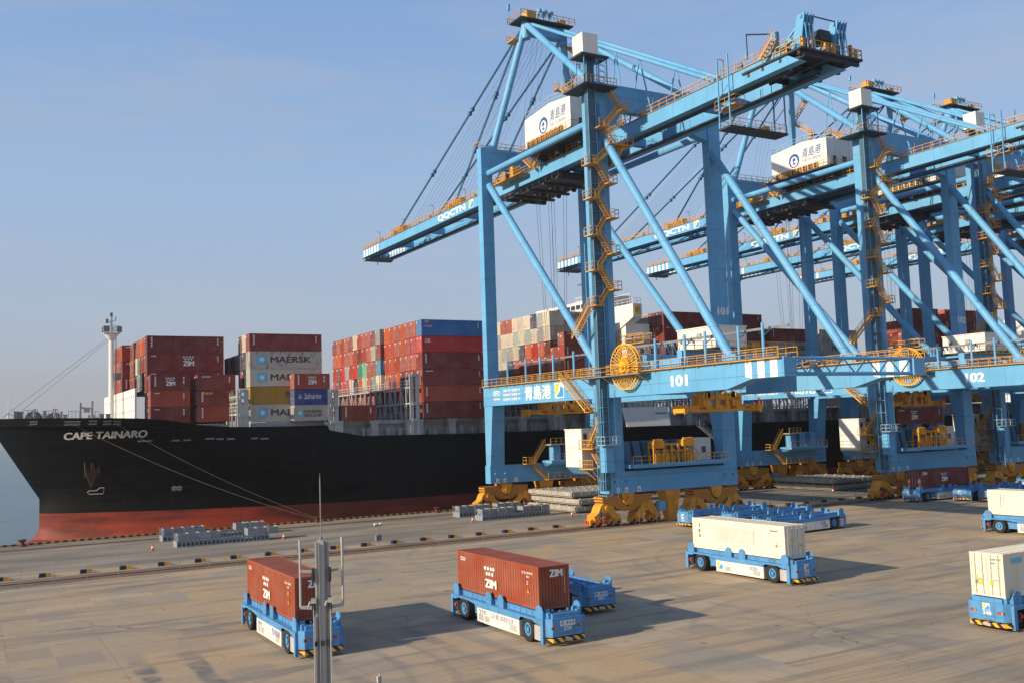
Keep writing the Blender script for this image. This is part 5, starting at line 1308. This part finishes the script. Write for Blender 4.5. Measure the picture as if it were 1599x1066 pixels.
    for s in (-1, 1):
        m = MB(); y = s*(l+.42); m.prism([(-w+.1, y-s*.3, .3), (w-.1, y-s*.3, .3), (w-.45, y+s*.14, .3), (-w+.45, y+s*.14, .3)] if s > 0 else [(-w+.45, y+s*.14, .3), (w-.45, y+s*.14, .3), (w-.1, y-s*.3, .3), (-w+.1, y-s*.3, .3)], (0, 0, .24))
        b = m.build('bumper', HAZARD, A)
        m = MB(); m.prism([(.3*cos(2*pi*i/20), y+s*.142, .42+.11*sin(2*pi*i/20)) for i in range(20)], (0, s*.01, 0)); m.build('bumper_plate', LGREY, b)
        m = MB(); m.box(-.25, .25, min(y-s*.05, y+s*.08), max(y-s*.05, y+s*.08), .66, .74); m.build('sensor_box', MGREY, A)
        for x in (-.98, .98):
            m = MB(); yl = s*(l+.425); m.box(x-.24, x+.24, min(yl, yl-s*.03), max(yl, yl-s*.03), 1.12, 1.28); m.m = 1; m.box(x-.22, x-.04, min(yl, yl+s*.006), max(yl, yl+s*.006), 1.14, 1.26); m.m = 2; m.box(x+.0, x+.2, min(yl, yl+s*.006), max(yl, yl+s*.006), 1.14, 1.26)
            m.build('headlight', [DARK, REDP, ORANGE], A)
    return A
def agv_marks(A, num, style, side):
    yf = -6.85-.425
    if style == 'port':
        p = flat(rect(0, 1.15, 0, .34), face_ny(-.55, yf, 1.28), CREAM, A, 'number_plate'); roundel(face_ny(-.51, yf-.006, 1.31), .27, p); text('青岛港', .68, .22, face_ny(-.13, yf-.004, 1.35), NAVY, p, bold=.02)
    else:
        flag_logo(face_ny(-.3, yf, 1.28), .46, A)
        if style == 'logo2': text('ZPMC', .62, .2, face_ny(-.3, yf, 1.06), CREAM, A, bold=.05)
    text(num, .62, .24, face_ny(-.31, yf, .99 if style != 'logo2' else .78), CREAM, A, 'fleet_number', bold=.03)
    ys = 2.45
    if side == 'words':
        text(num, 1.0, .34, face_nx(-1.654, 2.1, .84), NAVY, A, 'fleet_number', bold=.0); text('山东港口集团青岛港', 3.3, .36, face_nx(-1.654, .35, .80), NAVY, A, bold=.0)
    elif side == 'port':
        text(num, 1.0, .3, face_nx(-1.654, 2.1, .86), NAVY, A, 'fleet_number'); roundel(face_nx(-1.656, -1.5, .68), .5, A); text('青岛港', 1.3, .4, face_nx(-1.654, -2.1, .76), NAVY, A, bold=.02)
    else:
        flag_logo(face_nx(-1.656, 2.3, .5), .68, A); text(num, .95, .32, face_nx(-1.654, -2.0, .84), NAVY, A, 'fleet_number')
agv0 = build_agv()
AGV = [(35.0, 62.75, 0, '339', 'port', 'words', 'blue transporter 339 carrying a red container, beside empty transporter 381'),
       (20.6, 69.65, 0, '303', 'port', 'port', 'blue transporter carrying a red container behind the grey mast'),
       (42.8, 70.2, 0, '381', 'port', 'words', 'empty blue transporter 381 standing in the shade of transporter 339'),
       (63.6, 69.25, 0, '320', 'logo2', 'logo', 'blue transporter 320 with a cream container, white side panel and flag logo'),
       (66.5, 42.0, -pi/2, '340', 'logo', 'words', 'blue transporter 340 with a rusty white container, its flag logo end showing'),
       (107.6, 68.0, 0, '352', 'port', 'words', 'blue transporter with a plain cream container between transporters 320 and 357'),
       (91.9, 90.4, pi/2+.05, '310', 'port', 'logo', 'empty blue transporter 310 parked behind the cream container'),
       (92.7, 105.2, -pi/2, '361', 'logo2', 'words', 'empty blue transporter parked nearest the foot of crane 101'),
       (94.2, 98.2, -pi/2, '367', 'port', 'words', 'empty blue transporter parked between transporter 310 and the crane'),
       (140.6, 106.9, -pi/2, '344', 'logo', 'port', 'blue transporter carrying a maroon container at the foot of crane 102'),
       (146.4, 101.9, -pi/2, '328', 'logo', 'port', 'empty blue transporter beside the one with the maroon container'),
       (147.2, 97.9, -pi/2, '357', 'logo2', 'port', 'empty blue transporter partly behind the far cream container'),
       (168.5, 105.6, -pi/2, '371', 'port', 'port', 'empty blue transporter at the foot of crane 103')]
src = [copy_tree(agv0) for _ in AGV[1:]]
for o, (x, y, rz, num, st, sd_, lab) in zip([agv0]+src, AGV):
    o.location = (x, y, 0); o.rotation_euler.z = rz; o['label'] = lab; agv_marks(o, num, st, sd_)
def carried(x, y, rz, H, code, col, rust, label, reefer=False):
    o = obj('container', container_mesh(L40, H, reefer), None, (x, y, 2.13), rz); o.color = (*col, rust); tag(o, label, 'container', 'containers of the terminal'); return o
RED = (.30, .062, .024)
for x, y, lab in ((35.02, 63.1, 'rust red container on transporter 339, beside empty transporter 381'), (20.55, 70.1, 'rust red container on the transporter behind the grey mast')):
    o = carried(x, y, pi/2, HC, 'r', RED, .12, lab)                # door end towards the quay... front wall faces the camera
    o.rotation_euler.z = -pi/2
    text('ZIM', 1.75, .62, face_ny(-1.55, -1.235, .62), WHT, o, bold=.07)
    m = MB()
    for dx, dz in ((0, .5), (.45, .5), (.9, .5), (1.3, .5), (.25, .12), (.65, .12), (1.1, .12)):
        m.prism([(-1.5+dx+.17*cos(pi/2+i*pi/3), -1.232, 1.5+dz+.15*sin(pi/2+i*pi/3)) for i in range(6)], (0, -.006, 0))
    m.build('star_marking', WHT, o)
    text('ZCSU', .85, .26, face_ny(-5.5, -1.235, 2.2), WHT, o, bold=.04)
    text('ZCSU 839047', 1.5, .15, face_ny(3.9, -1.235, 2.25), WHT, o); text('45G1', .4, .15, face_ny(4.5, -1.235, 2.0), WHT, o); text('L5', .22, .24, face_ny(4.55, -1.235, 1.55), WHT, o)
    m = MB(); m.prism([(4.5, -1.232, .98), (4.9, -1.232, .98), (4.7, -1.232, 1.3)], (0, -.006, 0)); m.build('warning_triangle', ORANGE, o)
    ex = Matrix(((0, 0, 1, L40/2-.005), (1, 0, 0, -.35), (0, 1, 0, 2.1), (0, 0, 0, 1)))
    text('ZIM', 1.05, .5, ex, WHT, o, bold=.07)
    ex = Matrix(((0, 0, 1, L40/2-.005), (0, 1, 0, .82), (-1, 0, 0, 2.5), (0, 0, 0, 1))); ex = Matrix(((0, 0, 1, L40/2-.005), (0, 1, 0, .80), (-1, 0, 0, 2.55), (0, 0, 0, 1)))
    for k, ch in enumerate('ZCSU839047'): text(ch, .09, .11, Matrix(((0, 0, 1, L40/2-.005), (1, 0, 0, .78), (0, 1, 0, 2.5-k*.17), (0, 0, 0, 1))), WHT, o)
CRM = (.80, .72, .56)
o = carried(63.4, 69.05, -pi/2, HC, 'c', CRM, .02, 'cream refrigerated container with doors facing the camera on transporter 320', True)
o.rotation_euler.z = pi/2; 
for k, ch in enumerate('TEX'): text(ch, .3, .34, Matrix(((-1, 0, 0, 5.2), (0, 0, 1, 1.235), (0, 1, 0, 2.0-k*.48), (0, 0, 0, 1))), DLET, o, bold=.02)
def back(x, z): return Matrix(((-1, 0, 0, x), (0, 0, 1, 1.228), (0, 1, 0, z), (0, 0, 0, 1)))
flat(rect(0, 5.2, 0, 1.25), back(2.9, .95), paint('worn patch', (.60, .57, .49), .7, .12, (.40, .38, .33), .5, scale=1.5), o, 'worn_patch', .008)
m = MB(); M_ = back(-4.9, 1.0); m.prism([M_ @ Vector(p) for p in ((0, 0, .01), (.36, 0, .01), (.18, .3, .01))], (0, .005, 0)); m.build('warning_triangle', ORANGE, o)
text('TRIU 864103 2', 1.1, .13, back(-4.3, 2.3), DLET, o)
for y, z, s in ((-.1, 1.45, .34), (-.95, .95, .3)): flat(rect(0, s, 0, s), face_nx(-6.095, y+.6, z), LOGOY, o, 'door_label', .01)
o = carried(65.6, 42.0, 0, HC, 'W', (.70, .65, .52), .22, 'rusty white container with doors above the flag logo of transporter 340', True)
m = MB(); M_ = face_nx(-6.09, 0, 0)
for y, z, s in ((-.28, .78, .3), (.52, .78, .3)): flat(rect(0, s, 0, s), face_nx(-6.09, y+.15, z), LOGOY, o, 'door_label', .012)
flat(rect(0, .24, 0, .24), face_nx(-6.09, .92, .8), MGREY, o, 'door_label', .012); flat([(0, 0), (.34, 0), (.17, .3)], face_nx(-6.09, .98, 1.12), LOGOY, o, 'warning_triangle', .012)
text('CGMU 921457', .75, .12, face_nx(-6.09, -.3, 2.4), DLET, o); text('45R1', .3, .12, face_nx(-6.09, -.35, 2.15), DLET, o)
flat(rect(0, 1.2, 0, .32), face_ny(-5.3, -1.222, 2.2), SKYB, o, 'emblem', .008)
o = carried(107.5, 68.1, pi/2, HC, 'c', (.78, .71, .56), .05, 'cream refrigerated container with no patch or door labels showing, far from transporter 320', True)
m = MB()
for k in range(9): m.box(4.4, 4.5, 1.226, 1.232, 2.3-k*.17, 2.4-k*.17)
for k in range(7): m.box(4.0, 4.08, 1.226, 1.232, 2.2-k*.15, 2.28-k*.15)
m.build('stencil_marking', DLET, o)
o = carried(140.8, 106.9, 0, HC, 'm', (.17, .028, .022), .15, 'maroon container on the transporter at the foot of crane 102')
o.rotation_euler.z = 0; zim(o, L40, HC, .42, 1.0); text('ZIM', 1.2, .45, face_ny(-5.6, -1.235, 2.1), WHT, o, bold=.05)

# ---------------------------------------------------------------- things on the quay
BLOCKM = paint('block yellow paint', (.62, .30, .03), .7, .3, (.12, .08, .05), .6)
BS = .85; blk = thing('guard_block', 'x', 'guard block', (0, 117.5, 0), 0, 'black and yellow guard blocks in a row along the crane rail')
m = MB(); m.prism([(-1.0, -.35, 0), (-.0, -.35, 0), (-.0, -.28, .42), (-.95, -.28, .42)], (0, .63, 0)); m.build('black_half', BLACKP, blk)
m = MB(); m.prism([(.0, -.35, 0), (.75, -.35, 0), (.7, -.28, .42), (.0, -.28, .42)], (0, .63, 0)); m.build('yellow_half', BLOCKM, blk)
m = MB(); m.bar((.7, 0, .3), (1.5, -.15, .06), .12, .06); m.build('chain_end', BLOCKM, blk)
k = 0
for i in range(-1, 33):
    x = 8.3+i*4.05
    if any(a < x < b_ for a, b_ in ((76, 86), (93, 104))): continue
    o = blk if k == 0 else copy_tree(blk); o.location.x = x; o.scale = (.66, .9, .95); o['label'] = 'low black and yellow guard block in the row along the crane rail'; k += 1
PG = paint('galvanised post', (.26, .27, .27), .5, .15, metal=.3)
fence = thing('post_fence', 'thin grey post and wire fence along the landside crane rail', 'fence', (0, 111.8, 0))
for i in range(-2, 42):
    x = 3.1*i+2.5
    m = MB(); m.tube((x, 0, 0), (x, 0, 2.35), .03, 6); m.box(x-.09, x+.09, -.09, .09, .0, .03); m.build('post', PG, fence)
m = MB()
for z in (.5, 1.1, 1.7, 2.25): m.bar((-4, 0, z), (130, 0, z), .012)
m.build('fence_wire', PG, fence)
for x, lab in ((45.9, 'grey lamp post with two small floodlights behind the guard blocks'), (104, 'grey lamp post with small lamps behind the parked empty transporters')):
    t = thing('lamp_post', lab, 'lamp post', (x, 116.3, 0)); m = MB(); m.tube((0, 0, 0), (0, 0, 2.6), .07, 8); m.box(-.45, .45, -.06, .06, 2.5, 2.6); m.build('pole', PG, t)
    m = MB(); m.box(-.35, .35, -.25, .25, .7, 1.4); m.build('control_box', MGREY, t)
    for dx in (-.35, .35): m = MB(); m.hexa([(dx-.2, -.2, 2.62), (dx+.2, -.2, 2.62), (dx+.2, .12, 2.62), (dx-.2, .12, 2.62), (dx-.18, -.26, 2.8), (dx+.18, -.26, 2.8), (dx+.18, .1, 2.86), (dx-.18, .1, 2.86)]); m.build('floodlight', WHITE, t)
for i, (x, y, lab) in enumerate(((21.9, 134.0, 'orange and white cone left of the grey bin racks'), (39.1, 134.2, 'orange and white cone right of the grey bin racks'), (68.4, 134.4, 'orange and white cone left of the second pair of bin racks'),
                                 (83.6, 130.0, 'orange and white cone before the hatch cover pile'), (104.5, 132, 'orange and white cone on the apron between crane 101 and 102'), (141.8, 130.5, 'orange and white cone before the far hatch cover pile'))):
    t = thing('traffic_cone', lab, 'traffic cone', (x, y, 0)); m = MB(); m.box(-.24, .24, -.24, .24, 0, .05); m.tube((0, 0, .05), (0, 0, .85), .19, 14, .045); m.build('cone_body', paint('cone orange', (.55, .09, .03), .6, .15), t)
    m = MB(); m.tube((0, 0, .32), (0, 0, .56), .142, 14, .1); m.build('reflective_band', CREAM, t)
BOLM = paint('bollard red brown', (.13, .035, .028), .6, .3)
for x, lab in ((7.9, 'rusty red bollard at the quay edge under the ship bow'), (50.4, 'rusty red bollard holding the two long mooring ropes'), (71.6, 'rusty red bollard left of the nearest crane wheels'), (29.4, 'low rusty red bollard behind the first grey bin rack')):
    t = thing('mooring_bollard', lab, 'bollard', (x, 154.0, 0)); m = MB(); m.tube((0, 0, 0), (0, 0, .12), .62, 18); m.tube((0, 0, .12), (0, 0, .62), .33, 16, .30); m.tube((0, 0, .62), (0, 0, .85), .42, 16, .62); m.tube((0, 0, .85), (0, 0, .95), .62, 16, .4); m.build('bollard_body', BOLM, t)
    m = MB(); 
    for k in range(6): m.tube((.5*cos(k*pi/3), .5*sin(k*pi/3), .12), (.5*cos(k*pi/3), .5*sin(k*pi/3), .17), .05, 6)
    m.build('anchor_bolt', BOLM, t)
def rope(p, q, sag, lab):
    m = MB(); p, q = Vector(p), Vector(q); n = 16; pts = [p+(q-p)*(i/n)-Vector((0, 0, 4*sag*(i/n)*(1-i/n))) for i in range(n+1)]
    for a, b_ in zip(pts, pts[1:]): m.tube(a, b_, .036, 6, cap=False)
    tag(m.build('mooring_rope', ROPE), lab, 'rope', 'mooring ropes')
rope((15.1, 163.2, 16.9), (50.2, 153.9, .55), 1.2, 'long mooring rope from the chock above the ship name to the bollard')
rope((20.9, 158.7, 16.6), (50.5, 153.9, .6), .9, 'shorter mooring rope right of the ship name down to the bollard')
# --- grey bin racks
def build_rack():
    T = thing('bin_rack', 'x', 'bin rack', (0, 0, 0), 0, 'grey racks of lashing bins on the quay')
    m = MB(); l, w = 6.1, 1.25
    for y in (-w, w-.1):
        m.box(-l, l, y, y+.1, .0, .16); m.box(-l, l, y, y+.1, .66, .8)
        for k in range(23): x = -l+.1+k*(2*l-.2)/22; m.box(x-.09, x+.09, y, y+.1, .16, .66)
        for k in range(22):
            x = -l+.1+(k+.5)*(2*l-.2)/22
            for sx_ in (-1, 1):
                for z0, z1 in ((.16, .28), (.54, .66)): m.prism([(x+sx_*.19, y, z0 if z0 < .3 else z1), (x+sx_*.05, y, z0 if z0 < .3 else z1), (x+sx_*.19, y, z1 if z0 < .3 else z0)][::sx_], (0, .1, 0))
    for x in (-l, l-.14): m.box(x, x+.14, -w+.1, w-.1, 0, .8)
    m.box(-l+.14, l-.14, -w+.1, w-.1, .4, .45); m.build('rack_frame', CELLG, T)
    m = MB()
    for x in (-l, l-.1):
        for y in (-w, w-.1): m.box(x, x+.1, y, y+.1, .8, 1.75); m.bar((x+.05, y+.05, 1.7), (x+.05, 0, .9), .07)
    m.build('end_frame', CELLG, T)
    return T
def bin_mesh():
    m = MB(); m.box(-.68, .68, -.95, .95, .0, .06); 
    for x in (-.68, .63): m.box(x, x+.05, -.95, .95, .06, .92)
    for y in (-.95, .90): m.box(-.63, .63, y, y+.05, .06, .92)
    m.box(-.63, .63, -.9, .9, .7, .76); m.m = 1; m.box(.685, .74, -.97, .97, .05, .95); m.m = 0; m.box(-.72, -.66, -.06, .06, .92, 1.05)
    return m.mesh('bin', [CELLG, paint('bin strap yellow', (.45, .30, .06), .7, .2)])
BIN = bin_mesh(); r0 = build_rack()
RACKS = [(31.1, 135.7, 'nearer grey bin rack left, beside the ship red hull', [0, 1, 2, 3, 6.6, 7.6, 8.6]), (30.9, 144.8, 'farther grey bin rack left, closer to the ship red hull', [0, 1, 2, 3, 7.2, 8.2, 9.2, 10.2 - 1.6]),
         (76.2, 135.6, 'nearer grey bin rack in front of the crane 101 wheels', [0, 1, 2, 3, 5.2, 6.4, 7.7]), (76.3, 143.7, 'farther grey bin rack half hidden behind crane 101 wheels', [0, 1, 2, 3, 5, 6, 7])]
for i, (x, y, lab, bs) in enumerate(RACKS):
    o = r0 if i == 0 else copy_tree(r0); o.location = (x, y, 0); o['label'] = lab
    for j, b_ in enumerate(sorted(set(bs))):
        q = obj('lashing_bin', BIN, None, (x-5.2+b_*1.38, y+(.05 if j % 2 else -.05), .805)); tag(q, f'grey bin, {ORD[j]} from the left on the {lab[:lab.index("grey")]}rack {"beside the red hull" if i < 2 else "by the crane wheels"}', 'bin', 'grey bins on the racks')
# --- hatch covers
def hatch_mesh(Lx, Ly):
    m = MB(); m.box(0, Lx, 0, Ly, .25, .82); m.box(.15, Lx-.15, .15, Ly-.15, .82, .9); m.box(.4, Lx-.4, .4, Ly-.4, .0, .25)
    for k in range(int(Ly/1.9)):
        y = .3+k*1.9; m.box(-.07, 0, y, y+.12, .28, .8); m.box(-.05, -.001, y+.6, y+1.2, .4, .65)
    for k in range(int(Lx/1.5)):
        x = .4+k*1.5; m.box(x, x+.12, -.07, 0, .28, .8); m.box(x+.4, x+1.1, -.05, -.001, .38, .7)
    m.m = 1; r = random.Random(6)
    for i in range(5):
        for j in range(7): m.box(.5+i*(Lx-1.4)/4, .85+i*(Lx-1.4)/4, .5+j*(Ly-1.3)/6, .8+j*(Ly-1.3)/6, .9, 1.02)
    m.m = 0
    for i in range(9): x, y = r.random()*(Lx-2)+.5, r.random()*(Ly-3)+.5; m.box(x, x+.9, y, y+.2, .9, .97)
    return m.mesh('hatch_cover', [HATCH, paint('fitting pale', (.5, .48, .43), .8, .2)])
hm = hatch_mesh(12.6, 15.6); N3 = ['bottom', 'middle', 'top']
for k, (dx, dy) in enumerate(((0, .2), (.6, -.2), (.1, 1.2))):
    tag(obj('hatch_cover', hm, None, (86.0+dx, 132.6+dy, .18+k*1.14)), f'grey ship hatch cover, {N3[k]} of the pile of three inside crane 101', 'hatch cover', 'piled hatch covers')
    q = MB()
    for x, y in ((1, 1), (11, 1), (1, 14), (11, 14)): q.box(x, x+.4, y, y+.4, -.24 if k else -.18, .0)
    q.build('support_block', CONC, [o for o in COL.objects if o.name.startswith('hatch_cover')][-1])
for k, (dx, dy) in enumerate(((0, 0), (.3, .3))):
    h2 = tag(obj('hatch_cover', hm, None, (143.2+dx, 131.6+dy, .18+k*1.14)), f'grey ship hatch cover, {"lower" if k == 0 else "upper"} of the pile of two inside crane 102', 'hatch cover', 'piled hatch covers')
# --- mast in the foreground
T = thing('foreground_mast', 'tall grey metal mast with side brackets and thin antenna rod, nearest the viewer', 'mast', (6.28, 18.99, 0), -.32)
ALU = paint('weathered aluminium', (.40, .40, .38), .5, .15, (.1, .09, .08), .35)
m = MB(); m.box(-.035, .05, -.085, -.035, 0, 12.36); m.box(-.075, .09, -.035, .09, 0, 12.36); m.box(-.125, -.09, -.06, .06, 0, 12.33); m.box(.105, .15, -.05, .07, 0, 12.33)
m.box(-.09, -.075, -.03, .03, 0, 12.3); m.box(.09, .105, -.03, .03, 0, 12.3); m.box(-.15, -.128, -.1, -.07, 0, 10.9); m.box(.155, .18, -.1, -.07, 0, 10.9); m.box(-.05, -.04, -.12, -.086, 0, 12.3); m.box(.06, .065, -.12, -.036, 0, 12.3)
m.build('column', ALU, T)
m = MB(); m.tube((.0, 0, 12.36), (.0, 0, 13.5), .011, 8); m.tube((0, 0, 13.5), (0, 0, 13.68), .011, 8, .002); m.tube((0, 0, 12.36), (0, 0, 12.42), .035, 10); m.build('antenna_rod', PG, T)
for s in (-1, 1):
    m = MB(); m.tube((s*.41, 0, 11.08), (s*.41, 0, 12.38), .026, 10); m.bar((s*.13, 0, 11.75), (s*.41, 0, 11.78), .06, .05); m.bar((s*.13, 0, 11.05), (s*.42, 0, 11.08), .07, .06)
    if s > 0: m.tube((s*.41, 0, 12.28), (s*.41, 0, 12.40), .032, 10)
    m.build('side_bracket', ALU, T)
    m = MB()
    for z in (11.55, 10.98): m.box(min(s*.13, s*.19), max(s*.13, s*.19), -.1, -.02, z, z+.28); m.box(min(s*.15, s*.17), max(s*.15, s*.17), -.13, -.1, z+.05, z+.2)
    m.build('clamp', DARK, T)
    m = MB(); m.tube((s*.16, -.12, 0), (s*.16, -.12, 11.16), .011, 6); m.box(s*.16-.05, s*.16+.05, -.16, -.09, 11.16, 11.25); m.tube((s*.16-.06, -.13, 11.2), (s*.16-.1, -.13, 11.1), .02, 8); m.build('cable_bracket', LGREY, T)
m = MB(); m.box(-.16, .17, -.11, -.086, 10.33, 10.42); m.box(-.16, .17, -.11, -.086, 8.3, 8.38); m.build('strap', DARK, T)
T = thing('small_post', 'small white post top between the grey mast and transporter 339', 'post', (10.95, 27.93, 0)); m = MB(); m.tube((0, 0, 0), (0, 0, 7.05), .06, 10); m.build('post_shaft', PG, T); m = MB(); m.box(-.06, .06, -.06, .06, 7.05, 7.22); m.tube((.02, 0, 7.22), (.02, 0, 7.3), .03, 8); m.build('camera_head', LGREY, T)
# --- far shore things
T = thing('wind_turbine', 'distant white wind turbine on the horizon left of the ship bow', 'wind turbine', (97.5, 2500, -4.3)); m = MB(); m.tube((0, 0, 0), (0, 0, 84), 2.6, 12, 1.6); m.build('tower', SHIPW, T)
m = MB(); m.bar((0, -3, 84), (0, 5, 84), 4); m.build('nacelle', SHIPW, T)
for a in (90, 210, 330): m = MB(); m.tube((0, -4, 84), (46*cos(RAD(a)), -4, 84+46*sin(RAD(a))), 1.5, 6, .3); m.build('blade', SHIPW, T)
FARC = paint('faded crane paint', (.30, .12, .10), .6, .1)
for x, lab in ((151, 'hazy far red crane above the winch at the ship bow, left one'), (193, 'hazy far red crane above the ship bow railings, right one')):
    T = thing('far_crane', lab, 'crane', (x, 2500, -4.3), 0, 'hazy cranes on the far shore'); m = MB()
    for a, b_ in ((-8, 0), (8, 0)): m.bar((a, 0, 0), (a, 0, 60), 2.2); m.bar((a, 18, 0), (a, 18, 60), 2.2)
    m.bar((-10, 0, 58), (12, 18, 60), 3); m.build('portal', FARC, T)
    m = MB(); m.bar((-8, 0, 60), (-2, 5, 92), 2); m.bar((8, 0, 60), (2, 5, 92), 2); m.bar((-3, 5, 92), (6, 5, 92), 2.2); m.bar((6, 0, 92), (14, 0, 60), 1.4); m.build('gantry_top', FARC, T)

# ---------------------------------------------------------------- hazy air
def build_haze():
    m = MB(); m.box(-1500, 2600, -1400, 4200, -13.4, 128)
    mt = bpy.data.materials.new('hazy air'); mt.use_nodes = True; t = mt.node_tree
    t.nodes.remove(t.nodes['Principled BSDF']); v = t.nodes.new('ShaderNodeVolumePrincipled')
    v.inputs['Color'].default_value = (.82, .85, .92, 1); v.inputs['Density'].default_value = .00011; v.inputs['Anisotropy'].default_value = .2
    t.links.new(v.outputs[0], t.nodes['Material Output'].inputs['Volume'])
    o = m.build('haze', mt); o['kind'] = 'stuff'
build_haze()
